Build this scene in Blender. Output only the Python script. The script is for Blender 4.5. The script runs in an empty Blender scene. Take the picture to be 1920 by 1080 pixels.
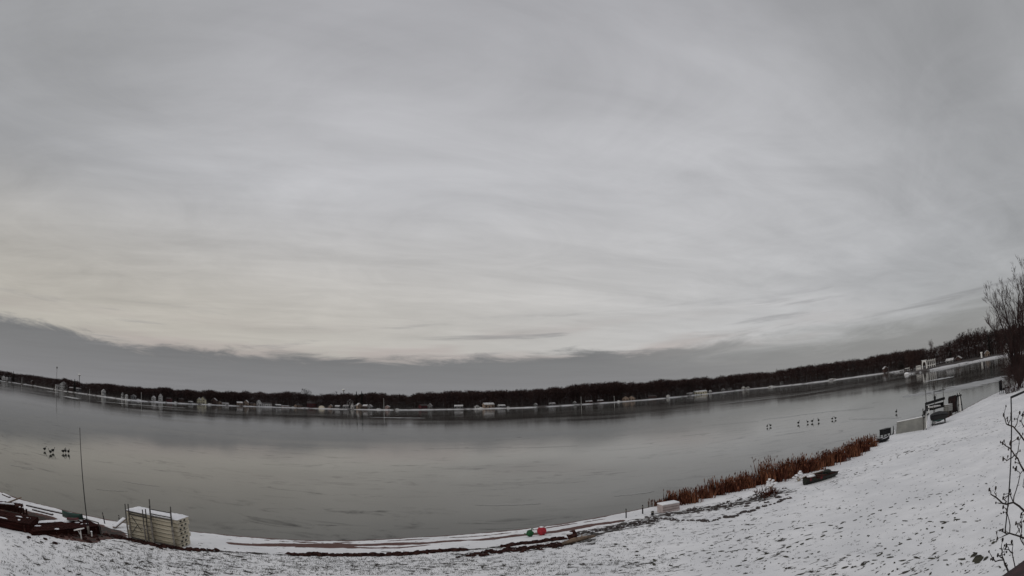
import bpy, math, random
import numpy as np
from mathutils import Vector, Matrix
S = bpy.context.scene
COL = S.collection
R = math.radians

# ------------------------------------------------------------------ camera
CAM_H = 6.0
PITCH, ROLL, FPX = R(12.25), R(-2.25), 1000.0      # equisolid fisheye, focal length in 1920-px units
def cam2world(d):
    x, y, z = d
    c, s = math.cos(ROLL), math.sin(ROLL); x, y = x*c - y*s, x*s + y*c
    c, s = math.cos(PITCH), math.sin(PITCH); y, z = y*c + z*s, z*c - y*s
    return Vector((x, z, y))                         # world: X right, Y ahead, Z up
cd = bpy.data.cameras.new('camera'); cam = bpy.data.objects.new('camera', cd); COL.objects.link(cam)
ex, ey, ez = cam2world((1, 0, 0)), cam2world((0, 1, 0)), -cam2world((0, 0, 1))
M3 = Matrix((ex, ey, ez)).transposed()
cam.matrix_world = Matrix.Translation((0, 0, CAM_H)) @ M3.to_4x4()
cd.type = 'PANO'
for tgt in (cd, getattr(cd, 'cycles', None)):
    try:
        tgt.panorama_type = 'FISHEYE_EQUISOLID'; tgt.fisheye_lens = FPX*36/1920; tgt.fisheye_fov = R(200); break
    except Exception: pass
cd.sensor_fit = 'HORIZONTAL'; cd.sensor_width = 36; cd.sensor_height = 20.25
cd.clip_start = 0.05; cd.clip_end = 20000
S.camera = cam

# ------------------------------------------------------------------ world, sun, exposure
SUN_EL, SUN_AZ = R(14), R(-125)                       # azimuth from +Y towards +X
w = bpy.data.worlds.new('World'); S.world = w; w.use_nodes = True
nt = w.node_tree; N = nt.nodes; L = nt.links; N.clear()
def nn(t, tree=None, **k):
    n = (tree or nt).nodes.new(t)
    for a, b in k.items(): setattr(n, a, b)
    return n
def mth(op, a, b=None, c=None, tree=None, clamp=False):
    t = tree or nt; n = t.nodes.new('ShaderNodeMath'); n.operation = op; n.use_clamp = clamp
    for i, v in enumerate((a, b, c)):
        if v is None: continue
        if isinstance(v, (int, float)): n.inputs[i].default_value = v
        else: t.links.new(v, n.inputs[i])
    return n.outputs[0]
def smooth(v, a, b, lo=0., hi=1., tree=None):
    t = tree or nt; n = t.nodes.new('ShaderNodeMapRange'); n.interpolation_type = 'SMOOTHSTEP'
    t.links.new(v, n.inputs[0])
    for i, q in zip((1, 2, 3, 4), (a, b, lo, hi)): n.inputs[i].default_value = q
    return n.outputs[0]
def mixc(f, a, b, tree=None):
    t = tree or nt; n = t.nodes.new('ShaderNodeMix'); n.data_type = 'RGBA'
    for s_, v in ((n.inputs[0], f), (n.inputs[6], a), (n.inputs[7], b)):
        if isinstance(v, (int, float)): s_.default_value = v
        elif isinstance(v, tuple): s_.default_value = (*v, 1)
        else: t.links.new(v, s_)
    return n.outputs[2]
def noise(vec, scale, detail=3, rough=.5, tree=None, dist=0.):
    t = tree or nt; n = t.nodes.new('ShaderNodeTexNoise')
    n.inputs['Scale'].default_value = scale; n.inputs['Detail'].default_value = detail
    n.inputs['Roughness'].default_value = rough; n.inputs['Distortion'].default_value = dist
    t.links.new(vec, n.inputs['Vector']); return n.outputs[0]
def comb(x, y, z, tree=None):
    t = tree or nt; n = t.nodes.new('ShaderNodeCombineXYZ')
    for i, v in enumerate((x, y, z)):
        if isinstance(v, (int, float)): n.inputs[i].default_value = v
        else: t.links.new(v, n.inputs[i])
    return n.outputs[0]
tc = nn('ShaderNodeTexCoord'); sp = nn('ShaderNodeSeparateXYZ'); L.new(tc.outputs['Generated'], sp.inputs[0])
X, Y, Z = sp.outputs
zc = mth('MAXIMUM', Z, 0.0)
den = mth('ADD', zc, 0.06)
# cloud layer coordinates (a flat layer seen from below)
px_, py_ = mth('DIVIDE', X, den), mth('DIVIDE', Y, den)
cr, sr = math.cos(R(25)), math.sin(R(25))
u_ = mth('ADD', mth('MULTIPLY', px_, cr), mth('MULTIPLY', py_, sr))
v_ = mth('SUBTRACT', mth('MULTIPLY', py_, cr), mth('MULTIPLY', px_, sr))
big = noise(comb(mth('MULTIPLY', u_, .22), mth('MULTIPLY', v_, .8), 0.), 1.0, 4, .5, dist=.4)
fine = noise(comb(mth('MULTIPLY', u_, 1.0), mth('MULTIPLY', v_, 3.2), 3.), 1.0, 6, .6, dist=.6)
az = mth('ARCTAN2', X, Y)
mott = noise(comb(mth('MULTIPLY', u_, 1.1), mth('MULTIPLY', v_, 1.5), 7.), 1.0, 6, .62, dist=1.)
edge = noise(comb(mth('MULTIPLY', az, 6.), mth('MULTIPLY', Z, 34.), 0.), 1.0, 8, .66, dist=.5)
el = mth('ARCSINE', zc)
elj = mth('ADD', el, mth('MULTIPLY', mth('SUBTRACT', edge, .5), R(4.6)))
elj = mth('ADD', elj, mth('MULTIPLY', smooth(az, -.55, -1.05), R(-.9)))
rightness = smooth(az, .12, .65)
bank = smooth(elj, R(4.2), R(5.5))
bank2 = smooth(elj, R(2.0), R(6.0))
bankm = mth('ADD', mth('MULTIPLY', bank, mth('SUBTRACT', 1., rightness)), mth('MULTIPLY', bank2, rightness))
warm = mth('MULTIPLY', smooth(el, R(24), R(7)), smooth(az, .9, -.7))
c_up = mixc(smooth(el, R(10), R(50)), (.535, .535, .55), (.385, .385, .405))
c_up = mixc(mth('MULTIPLY', smooth(mth('ABSOLUTE', az), .35, 1.05), .75), c_up, (.315, .318, .325))
c_up = mixc(mth('MULTIPLY', warm, .8), c_up, (.49, .455, .395))
pink = noise(comb(mth('MULTIPLY', az, 2.5), mth('MULTIPLY', Z, 22.), 5.), 1.0, 3, .5)
c_up = mixc(mth('MULTIPLY', smooth(el, R(9), R(5.5)), mth('MULTIPLY', smooth(pink, .4, .6, 0., .7), smooth(az, .8, .2))), c_up, (.43, .375, .36))
c_bank = mixc(smooth(el, R(0.5), R(5)), (.225, .226, .240), (.185, .184, .190))
c_bank = mixc(mth('MULTIPLY', rightness, .45), c_bank, (.30, .30, .295))
c = mixc(bankm, c_bank, c_up)
wisp = smooth(noise(comb(mth('MULTIPLY', az, 3.2), mth('MULTIPLY', Z, 46.), 9.), 1.0, 6, .6, dist=.3), .54, .68)
wisp = mth('MULTIPLY', wisp, mth('MULTIPLY', smooth(el, R(10.5), R(6.5)), smooth(el, R(3.5), R(5.5))))
c = mixc(mth('MULTIPLY', wisp, .55), c, (.24, .235, .245))
amp = mth('ADD', mth('MULTIPLY', smooth(el, R(2), R(12)), .52), .16)
var = mth('ADD', mth('MULTIPLY', mth('SUBTRACT', big, .5), 1.0), mth('MULTIPLY', mth('SUBTRACT', fine, .5), .42))
var = mth('ADD', var, mth('MULTIPLY', mth('SUBTRACT', mott, .5), .55))
k = mth('MULTIPLY', mth('ADD', 1.0, mth('MULTIPLY', var, amp)), smooth(el, R(46), R(70), 1., 2.3))   # an overcast sky is brightest overhead
vm = nn('ShaderNodeVectorMath', operation='SCALE'); L.new(c, vm.inputs[0]); L.new(mth('MULTIPLY', k, 10.0), vm.inputs['Scale'])
sky = nn('ShaderNodeTexSky', sky_type='NISHITA', sun_disc=False, sun_elevation=SUN_EL, sun_rotation=SUN_AZ)
bg = nn('ShaderNodeBackground'); bg.inputs[1].default_value = 0.1
L.new(mixc(.96, sky.outputs[0], vm.outputs[0]), bg.inputs[0])
wo = nn('ShaderNodeOutputWorld'); L.new(bg.outputs[0], wo.inputs[0])
ld = bpy.data.lights.new('sun', 'SUN'); ld.energy = 0.5; ld.angle = R(25); ld.color = (1, .95, .88)
sun = bpy.data.objects.new('sun', ld); COL.objects.link(sun)
sd = Vector((math.sin(SUN_AZ)*math.cos(SUN_EL), math.cos(SUN_AZ)*math.cos(SUN_EL), math.sin(SUN_EL)))
sun.rotation_euler = sd.to_track_quat('Z', 'Y').to_euler(); sun.location = (0, 0, 60)
S.view_settings.view_transform = 'Standard'; S.view_settings.look = 'None'
S.view_settings.exposure = 0.0; S.view_settings.gamma = 1.0
S.cycles.use_denoising = True
S.cycles.max_bounces = 6

# ------------------------------------------------------------------ projection helpers
def ray(px, py):
    x, y = px - 960, 540 - py; r = math.hypot(x, y); t = 2*math.asin(r/(2*FPX)); a = math.atan2(y, x)
    return cam2world((math.sin(t)*math.cos(a), math.sin(t)*math.sin(a), math.cos(t)))
def at_z(px, py, z=0.):
    d = ray(px, py); t = (z - CAM_H)/d.z
    return Vector((d.x*t, d.y*t, z))
def at_dist(px, py, dist):
    return Vector((0, 0, CAM_H)) + ray(px, py)*dist
def project(p):
    d = Vector(p) - Vector((0, 0, CAM_H)); l = M3.transposed() @ d; l.normalize()
    t = math.acos(max(-1, min(1, -l.z))); a = math.atan2(l.y, l.x); r = 2*FPX*math.sin(t/2)
    return 960 + r*math.cos(a), 540 - r*math.sin(a)
def lerp_table(tab, x):
    return float(np.interp(x, [a for a, b in tab], [b for a, b in tab]))

# ------------------------------------------------------------------ object helpers
def tag(o, label=None, cat=None, group=None, kind=None):
    if label: o['label'] = label
    if cat: o['category'] = cat
    if group: o['group'] = group
    if kind: o['kind'] = kind
    return o
def empty(name, loc, rz=0., label=None, cat=None, group=None):
    o = bpy.data.objects.new(name, None); COL.objects.link(o); o.location = loc; o.rotation_euler = (0, 0, rz)
    o.empty_display_size = .2
    return tag(o, label, cat, group)
def copy_tree(o, parent=None):
    c = o.copy(); COL.objects.link(c); c.parent = parent
    for ch in list(o.children): copy_tree(ch, c)
    return c
class MB:
    def __init__(s): s.v = []; s.f = []
    def add(s, vs, fs):
        n = len(s.v); s.v += [tuple(q) for q in vs]; s.f += [tuple(i + n for i in f) for f in fs]; return s
    def box(s, c, size, rot=None):
        hx, hy, hz = [q/2 for q in size]
        vs = [Vector((x*hx, y*hy, z*hz)) for x in (-1, 1) for y in (-1, 1) for z in (-1, 1)]
        if rot is not None: vs = [rot @ q for q in vs]
        c = Vector(c)
        return s.add([q + c for q in vs], [(0, 1, 3, 2), (4, 6, 7, 5), (0, 4, 5, 1), (2, 3, 7, 6), (0, 2, 6, 4), (1, 5, 7, 3)])
    def bbox(s, c, size, b=.02):                       # box with chamfered vertical and top edges
        hx, hy, hz = [q/2 for q in size]; c = Vector(c); b = min(b, hx*.9, hy*.9, hz*.9)
        def ring(i, z):
            X, Y = hx - i, hy - i
            return [(X, -Y + b, z), (X, Y - b, z), (X - b, Y, z), (-X + b, Y, z), (-X, Y - b, z), (-X, -Y + b, z), (-X + b, -Y, z), (X - b, -Y, z)]
        vs = ring(0, -hz) + ring(0, hz - b) + ring(b*.9, hz)
        fs = [tuple(range(7, -1, -1)), tuple(range(16, 24))]
        for k in (0, 8):
            for i in range(8): fs.append((k + i, k + (i + 1) % 8, k + 8 + (i + 1) % 8, k + 8 + i))
        return s.add([Vector(q) + c for q in vs], fs)
    def tube(s, pts, rad, n=6, cap=True):
        pts = [Vector(p) for p in pts]
        if isinstance(rad, (int, float)): rad = [rad]*len(pts)
        base = len(s.v); a = None
        for i, p in enumerate(pts):
            d = (pts[min(i + 1, len(pts) - 1)] - pts[max(i - 1, 0)])
            if d.length < 1e-9: d = Vector((0, 0, 1))
            d.normalize()
            if a is None:
                a = d.cross(Vector((0, 0, 1)) if abs(d.z) < .9 else Vector((1, 0, 0)))
            else: a = a - d*a.dot(d)
            if a.length < 1e-6: a = d.cross(Vector((0, 1, .3)))
            a.normalize(); b = d.cross(a)
            for k in range(n):
                t = 2*math.pi*k/n; s.v.append(tuple(p + (a*math.cos(t) + b*math.sin(t))*rad[i]))
        for i in range(len(pts) - 1):
            for k in range(n):
                q = base + i*n; s.f.append((q + k, q + (k + 1) % n, q + n + (k + 1) % n, q + n + k))
        if cap:
            s.f.append(tuple(base + k for k in range(n))[::-1]); q = base + (len(pts) - 1)*n
            s.f.append(tuple(q + k for k in range(n)))
        return s
    def loft(s, rings, close=True, caps=True):
        base = len(s.v); n = len(rings[0])
        for r in rings: s.v += [tuple(p) for p in r]
        for i in range(len(rings) - 1):
            for k in range(n if close else n - 1):
                q = base + i*n; s.f.append((q + k, q + (k + 1) % n, q + n + (k + 1) % n, q + n + k))
        if caps and close:
            s.f.append(tuple(base + k for k in range(n))[::-1]); q = base + (len(rings) - 1)*n
            s.f.append(tuple(q + k for k in range(n)))
        return s
    def blob(s, c, r, rng, seg=8, rings=5, jit=.15, flat=0.):
        c = Vector(c); base = len(s.v)
        s.v.append(tuple(c + Vector((0, 0, -r[2]*(1 - flat)))))
        for i in range(1, rings):
            t = math.pi*i/rings
            for k in range(seg):
                a = 2*math.pi*(k + .3*i)/seg; j = 1 + rng.uniform(-jit, jit)
                z = -math.cos(t)*r[2]*j
                if z < 0: z *= (1 - flat)
                s.v.append(tuple(c + Vector((math.sin(t)*math.cos(a)*r[0]*j, math.sin(t)*math.sin(a)*r[1]*j, z))))
        s.v.append(tuple(c + Vector((0, 0, r[2])))); top = len(s.v) - 1
        for k in range(seg): s.f.append((base, base + 1 + (k + 1) % seg, base + 1 + k))
        for i in range(rings - 2):
            for k in range(seg):
                q = base + 1 + i*seg; s.f.append((q + k, q + (k + 1) % seg, q + seg + (k + 1) % seg, q + seg + k))
        q = base + 1 + (rings - 2)*seg
        for k in range(seg): s.f.append((q + k, q + (k + 1) % seg, top))
        return s
    def mesh(s, name, m, smooth=False):
        me = bpy.data.meshes.new(name); me.from_pydata(s.v, [], s.f); me.materials.append(m); me.update()
        if smooth: me.polygons.foreach_set('use_smooth', [True]*len(me.polygons))
        return me
    def build(s, name, m, parent=None, smooth=False, loc=None):
        o = bpy.data.objects.new(name, s.mesh(name, m, smooth)); COL.objects.link(o); o.parent = parent
        if loc is not None: o.location = loc
        return o

# ------------------------------------------------------------------ materials
MATS = {}
def newmat(name):
    m = bpy.data.materials.new(name); m.use_nodes = True; t = m.node_tree
    b = t.nodes['Principled BSDF']; return m, t, b
def pmat(name, a, b=None, scale=8., rough=.7, detail=4, bump=0., metal=0., lo=.35, hi=.65, stretch=(1, 1, 1)):
    if name in MATS: return MATS[name]
    m, t, bs = newmat(name)
    b = b or tuple(q*.7 for q in a)
    c = nn('ShaderNodeTexCoord', t); mp = nn('ShaderNodeMapping', t); mp.inputs['Scale'].default_value = stretch
    t.links.new(c.outputs['Object'], mp.inputs[0])
    n = noise(mp.outputs[0], scale, detail, .6, tree=t)
    t.links.new(mixc(smooth(n, lo, hi, tree=t), a, b, tree=t), bs.inputs['Base Color'])
    bs.inputs['Roughness'].default_value = rough; bs.inputs['Metallic'].default_value = metal
    bs.inputs['Specular IOR Level'].default_value = .04 if ('wood' in name or 'reed' in name or 'debris' in name or 'twigs' in name) else .3
    if bump:
        bn = nn('ShaderNodeBump', t); bn.inputs['Distance'].default_value = bump; t.links.new(n, bn.inputs['Height'])
        t.links.new(bn.outputs[0], bs.inputs['Normal'])
    MATS[name] = m; return m
M_snow = pmat('snow', (.86, .86, .88), (.78, .78, .80), 6, .6, bump=.02)
M_bark = pmat('dark_bark', (.045, .034, .030), (.022, .017, .016), 3, .9)
M_twig = pmat('brown_twigs', (.064, .040, .036), (.032, .020, .020), .35, .95)
M_twig2 = pmat('grey_twigs', (.044, .034, .034), (.024, .019, .020), .35, .95)
M_needle = pmat('dark_needles', (.020, .026, .022), (.010, .014, .012), 2, .95)
M_white = pmat('white_paint', (.86, .85, .82), (.74, .73, .71), 2, .6)
M_cream = pmat('cream_vinyl', (.58, .53, .42), (.42, .37, .28), 3, .55, stretch=(.4, 1, 2))
M_pipe = pmat('weathered_pipe', (.10, .095, .085), (.045, .04, .038), 9, .5, metal=.3)
M_pipe_lt = pmat('galvanized_pipe', (.34, .32, .28), (.14, .12, .11), 5, .5, metal=.3)
M_brown = pmat('wet_brown_wood', (.040, .013, .011), (.018, .007, .006), 2.5, .95, stretch=(.5, 3, 3), bump=.01)
M_brown2 = pmat('weathered_brown_wood', (.060, .026, .021), (.024, .011, .010), 4, .9, stretch=(.5, 3, 3), bump=.01)
M_plank = pmat('pale_plank', (.24, .17, .12), (.11, .08, .06), 4, .8)
M_green = pmat('green_plastic', (.010, .070, .042), (.008, .022, .018), 3, .6)
M_green2 = pmat('green_ball', (.01, .11, .03), (.006, .06, .02), 12, .5)
M_red = pmat('red_plastic', (.42, .020, .035), (.28, .015, .025), 7, .6)
M_dred = pmat('dark_red_paint', (.12, .010, .014), (.06, .008, .010), 5, .5)
M_black = pmat('black_rubber', (.012, .012, .013), (.006, .006, .007), 5, .6)
M_dgreen = pmat('dark_green_hull', (.012, .015, .008), (.006, .006, .005), 4, .5)
M_foam = pmat('weathered_foam', (.52, .44, .43), (.40, .34, .33), 3, .8, bump=.01)
M_grey = pmat('grey_vinyl', (.27, .27, .25), (.20, .20, .19), 1.2, .6)
M_reed = pmat('rust_reed', (.23, .10, .056), (.10, .038, .024), 2.2, .9)
M_reed2 = pmat('dark_reed', (.12, .043, .027), (.045, .017, .012), 2.2, .9)
M_straw = pmat('pale_straw', (.50, .42, .33), (.34, .28, .22), 5, .9)
M_stone = pmat('shore_stone', (.085, .070, .066), (.035, .028, .028), 6, .85, bump=.02)
M_clod = pmat('dark_debris', (.052, .024, .020), (.022, .011, .010), 5, .95)
M_grass = pmat('winter_grass', (.05, .048, .030), (.025, .022, .016), 3, .95)
M_goose = pmat('dark_plumage', (.020, .018, .017), (.012, .011, .011), 9, .7)
M_window = pmat('window_glass', (.025, .028, .032), (.015, .016, .02), 2, .2)
M_roofsnow = pmat('snowy_shingles', (.66, .65, .65), (.34, .33, .33), .6, .8)
M_roofpale = pmat('thin_snow_roof', (.46, .45, .45), (.10, .09, .09), .9, .8)
M_roofdark = pmat('dark_shingles', (.055, .045, .043), (.03, .025, .025), .8, .85)
M_rail = pmat('rail_stain', (.050, .020, .022), (.026, .012, .013), 6, .6, stretch=(1, 6, 6))
WALLS = {'white': pmat('white_siding', (.62, .61, .60), (.48, .47, .46), .5, .7), 'cream': pmat('cream_siding', (.80, .72, .58), (.70, .62, .50), .5, .7),
         'tan': pmat('tan_siding', (.27, .20, .15), (.20, .15, .12), .5, .75),
         'grey': pmat('grey_siding', (.20, .20, .20), (.14, .14, .145), .5, .75),
         'brown': pmat('brown_siding', (.075, .045, .038), (.05, .03, .027), .5, .8),
         'red': pmat('maroon_siding', (.09, .022, .025), (.06, .017, .02), .5, .8),
         'yellow': pmat('yellow_siding', (.60, .56, .42), (.50, .46, .35), .5, .75),
         'pink': pmat('pale_pink_siding', (.38, .27, .25), (.30, .22, .21), .5, .75)}

# ------------------------------------------------------------------ near shore and lawn
SH = [(-140, 905), (-60, 905), (0, 922), (50, 939), (100, 951), (160, 965), (235, 980), (300, 989), (355, 995), (400, 1000), (480, 1007), (560, 1012), (660, 1013), (780, 1007), (900, 999), (965, 993),
      (1050, 982), (1120, 970), (1200, 954), (1240, 946), (1300, 930), (1400, 903), (1500, 874), (1560, 852), (1640, 823), (1680, 813), (1735, 801), (1770, 785), (1800, 771), (1840, 750), (1870, 736), (1895, 725)]
shore = [at_z(*p) for p in SH if p[0] >= 0]
d0 = (shore[0] - shore[3]).normalized(); shore = [shore[0] + d0*60, shore[0] + d0*20] + shore
d1 = (shore[-1] - shore[-4]).normalized(); shore = shore + [shore[-1] + Vector((12, 5, 0)), shore[-1] + Vector((45, 14, 0)), shore[-1] + Vector((160, 45, 0))]
SX = np.array([p.x for p in shore]); SY = np.array([p.y for p in shore])
seg = np.concatenate([[0], np.cumsum(np.hypot(np.diff(SX), np.diff(SY)))])
rs = np.random.RandomState(3)
G = rs.rand(256, 256)
def vnoise(x, y):
    xi = np.floor(x).astype(int); yi = np.floor(y).astype(int); fx = x - xi; fy = y - yi
    fx = fx*fx*(3 - 2*fx); fy = fy*fy*(3 - 2*fy); g = lambda i, j: G[i % 256, j % 256]
    return (g(xi, yi)*(1 - fx) + g(xi + 1, yi)*fx)*(1 - fy) + (g(xi, yi + 1)*(1 - fx) + g(xi + 1, yi + 1)*fx)*fy - .5
def sdist(x, y):                                       # inland distance from the shoreline (signed, + on land)
    x = np.asarray(x, float); y = np.asarray(y, float); best = np.full(x.shape, 1e9); sg = np.ones(x.shape)
    for i in range(len(SX) - 1):
        ax, ay, bx, by = SX[i], SY[i], SX[i+1], SY[i+1]; dx, dy = bx - ax, by - ay
        t = np.clip(((x - ax)*dx + (y - ay)*dy)/(dx*dx + dy*dy), 0, 1)
        d = np.hypot(x - ax - t*dx, y - ay - t*dy); cr_ = (dx*(y - ay) - dy*(x - ax))
        m = d < best; best = np.where(m, d, best); sg = np.where(m, np.where(cr_ < 0, 1, -1), sg)
    return best*sg
def land_h(x, y):
    d = sdist(x, y); x = np.asarray(x, float); y = np.asarray(y, float)
    h = np.interp(d, [-1, 0, .12, .6, 2.2, 2.7, 6, 30, 90], [-.15, -.004, .014, .06, .20, .26, .50, 1.15, 1.6])
    k = np.clip(d/1.5, 0, 1)
    return h + k*(.10*vnoise(x*.25, y*.25) + .05*vnoise(x*.9 + 7, y*.9) + .03*vnoise(x*2.7, y*2.7 + 3))
_gx, _gy = np.arange(-110, 260, .4), np.arange(-70, 120, .4); _gh = land_h(*np.meshgrid(_gx, _gy, indexing='ij'))
def lz(x, y):
    i, j = (x + 110)/.4, (y + 70)/.4; a, b = int(i), int(j); a = min(max(a, 0), len(_gx) - 2); b = min(max(b, 0), len(_gy) - 2); u, v = min(max(i - a, 0), 1), min(max(j - b, 0), 1)
    return float((_gh[a, b]*(1 - u) + _gh[a+1, b]*u)*(1 - v) + (_gh[a, b+1]*(1 - u) + _gh[a+1, b+1]*u)*v)
def PL(px, py):                                        # photo pixel -> point on the near land
    z = .3
    for _ in range(8):
        p = at_z(px, py, z); z = .5*z + .5*lz(p.x, p.y)
    return Vector((p.x, p.y, z))
def polyd(x, y, pts):
    best = np.full(x.shape, 1e9)
    for a, b in zip(pts[:-1], pts[1:]):
        dx, dy = b.x - a.x, b.y - a.y
        t = np.clip(((x - a.x)*dx + (y - a.y)*dy)/(dx*dx + dy*dy + 1e-9), 0, 1)
        best = np.minimum(best, np.hypot(x - a.x - t*dx, y - a.y - t*dy))
    return best
def grid_mesh(name, xs, ys, hf, m, attrs=None, keep=None):
    XX, YY = np.meshgrid(xs, ys, indexing='ij'); ZZ = hf(XX, YY); n0, n1 = XX.shape
    idx = np.arange(n0*n1).reshape(n0, n1)
    q = np.stack([idx[:-1, :-1], idx[1:, :-1], idx[1:, 1:], idx[:-1, 1:]], -1).reshape(-1, 4)
    if keep is not None:
        kp = keep(XX, YY).ravel(); q = q[kp[q].any(1)]
    used = np.unique(q); rem = np.zeros(n0*n1, int); rem[used] = np.arange(len(used)); q = rem[q]
    co = np.stack([XX.ravel(), YY.ravel(), ZZ.ravel()], -1)[used]
    me = bpy.data.meshes.new(name); me.vertices.add(len(co)); me.vertices.foreach_set('co', co.ravel())
    me.loops.add(q.size); me.loops.foreach_set('vertex_index', q.ravel()); me.polygons.add(len(q))
    me.polygons.foreach_set('loop_start', np.arange(0, q.size, 4)); me.polygons.foreach_set('loop_total', np.full(len(q), 4))
    me.polygons.foreach_set('use_smooth', np.ones(len(q), bool)); me.update(); me.validate()
    me.materials.append(m)
    for k, fn in (attrs or {}).items():
        at = me.attributes.new(k, 'FLOAT', 'POINT'); at.data.foreach_set('value', np.clip(fn(co[:, 0], co[:, 1]), 0, 1).astype(np.float32))
    o = bpy.data.objects.new(name, me); COL.objects.link(o); return o
sand_line = [PL(*p) for p in [(440, 1019), (500, 1022), (600, 1021), (700, 1021), (800, 1018), (850, 1014), (900, 1012), (965, 1004), (1020, 999), (1070, 992), (1110, 984), (1160, 977)]]
sand_line2 = [PL(*p) for p in [(560, 1024), (640, 1026), (760, 1026), (800, 1022)]]
edge_line = [PL(*p) for p in [(345, 1030), (400, 1033), (460, 1036), (520, 1040), (600, 1041), (700, 1042), (790, 1038), (840, 1033), (900, 1029), (960, 1023), (1020, 1016), (1060, 1010), (1110, 1003), (1160, 994), (1215, 986)]]
deb = [([PL(*p) for p in [(880, 1042), (940, 1034), (1000, 1028), (1060, 1020), (1100, 1015)]], .8, .9),
       ([PL(*p) for p in [(1100, 1000), (1150, 990), (1200, 980), (1225, 975)]], 1.2, 1.35),
       ([PL(*p) for p in [(1250, 965), (1320, 955), (1400, 940), (1450, 925)]], 1.4, 1.25),
       ([PL(*p) for p in [(400, 1062), (600, 1066), (800, 1058), (960, 1058)]], 2.0, .45),
       ([PL(*p) for p in [(1560, 905), (1640, 865), (1720, 840), (1800, 825)]], 2.0, .30),
       ([PL(*p) for p in [(10, 960), (60, 975), (110, 990), (170, 997)]], 2.2, 1.6),
       ([PL(*p) for p in [(200, 990), (240, 1010), (300, 1022), (350, 1030), (390, 1032)]], .35, 1.1),
       ([PL(*p) for p in [(900, 1100), (1000, 1080), (1120, 1060), (1240, 1050)]], 2.0, .35)]
sand_line3 = [PL(*p) for p in [(470, 1010), (560, 1016), (660, 1017), (760, 1012), (860, 1007), (960, 998), (1060, 984), (1130, 973)]]
def a_sand(x, y):
    d = polyd(x, y, sand_line); wdt = .26 + .22*vnoise(x*.8, y*.8)
    s1 = np.clip((wdt + .10 - d)/.15, 0, 1); d2 = polyd(x, y, sand_line2); s2 = np.clip((.22 - d2)/.15, 0, 1)
    s2 = np.maximum(s2, np.clip((.10 + .22*vnoise(x*1.1, y*1.1) - polyd(x, y, sand_line3))/.1, 0, 1)); sh = sdist(x, y); s3 = np.clip((.26 + .2*vnoise(x*1.5, y*1.5) - sh)/.06, 0, 1)
    dd = polyd(x, y, deb[5][0]); s4 = np.clip((2.0 + .8*vnoise(x*.9, y*.9) - dd)/.3, 0, 1)*.7
    return np.maximum.reduce([s1, s2, s3, s4])
def a_bare(x, y):
    e = np.clip((.22 + .14*vnoise(x*1.3, y*1.3) - polyd(x, y, edge_line))/.12, 0, 1)*.95
    out = e
    for pts, wd, a in deb: out = np.maximum(out, a*np.clip(1 - polyd(x, y, pts)/wd, 0, 1))
    sh = sdist(x, y)
    lawn = np.clip((sh - 2.5)/2., 0, 1)*(.10 + .60*vnoise(x*.12, y*.12 + 5) + .16*vnoise(x*.4, y*.4))
    right = np.clip((x - 4)/12, 0, 1); lawn = lawn + .22*np.clip((sh - 2.8)/1., 0, 1)*(1 - right)
    return np.maximum(out, np.clip(lawn - .2*right, 0, 1))
def ground_mat():
    m, t, b = newmat('snow_over_lawn')
    c = nn('ShaderNodeTexCoord', t).outputs['Object']
    def attr(n): a = nn('ShaderNodeAttribute', t); a.attribute_name = n; return a.outputs['Fac']
    mp = nn('ShaderNodeMapping', t); mp.inputs['Rotation'].default_value = (0, 0, R(-18)); mp.inputs['Scale'].default_value = (.6, 1.15, 1)
    t.links.new(c, mp.inputs[0])
    n1 = noise(mp.outputs[0], 4.2, 3, .60, tree=t, dist=.5); n2 = noise(mp.outputs[0], 1.6, 3, .5, tree=t)
    n3 = noise(c, 26, 3, .6, tree=t)
    bare, sand = attr('bare'), attr('sand')
    # a lawn blade patch shows where the noise is above a limit that falls with 'bare'
    q = mth('ADD', mth('ADD', n1, mth('MULTIPLY', mth('SUBTRACT', n2, .5, tree=t), .30, tree=t), tree=t), mth('MULTIPLY', bare, .27, tree=t), tree=t)
    q = mth('ADD', q, mth('MULTIPLY', mth('SUBTRACT', noise(mp.outputs[0], 11., 3, .6, tree=t), .5, tree=t), .28, tree=t), tree=t)
    mask = smooth(q, .650, .735, tree=t)
    sm = smooth(mth('ADD', sand, mth('MULTIPLY', mth('SUBTRACT', n1, .5, tree=t), 1.1, tree=t), tree=t), .30, .48, tree=t)
    snow = mixc(smooth(n2, .3, .7, tree=t), (.86, .855, .86), (.77, .765, .77), tree=t)
    snow = mixc(smooth(noise(c, .35, 3, .5, tree=t), .35, .7, tree=t), snow, (.72, .72, .73), tree=t)
    dark = mixc(n3, (.060, .050, .042), (.018, .016, .014), tree=t)
    sandc = mixc(n3, (.15, .075, .060), (.055, .026, .023), tree=t)
    col = mixc(mask, mixc(sm, snow, sandc, tree=t), dark, tree=t)
    t.links.new(col, b.inputs['Base Color']); b.inputs['Roughness'].default_value = .75
    b.inputs['Specular IOR Level'].default_value = .2
    bn = nn('ShaderNodeBump', t); bn.inputs['Distance'].default_value = .03; bn.inputs['Strength'].default_value = .5
    h = mth('SUBTRACT', mth('ADD', mth('MULTIPLY', n2, 1.0, tree=t), mth('MULTIPLY', n3, .25, tree=t), tree=t), mth('MULTIPLY', mask, .6, tree=t), tree=t)
    t.links.new(h, bn.inputs['Height']); t.links.new(bn.outputs[0], b.inputs['Normal'])
    return m
M_ground = ground_mat()
xs = np.concatenate([np.arange(-90, -34, 2.), np.arange(-34, 30, .16), np.arange(30, 78, .3), np.arange(78, 240, 4.)])
ys = np.concatenate([np.arange(-60, 0, 3.), np.arange(0, 8, .5), np.arange(8, 34, .16), np.arange(34, 100, .4)])
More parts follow.
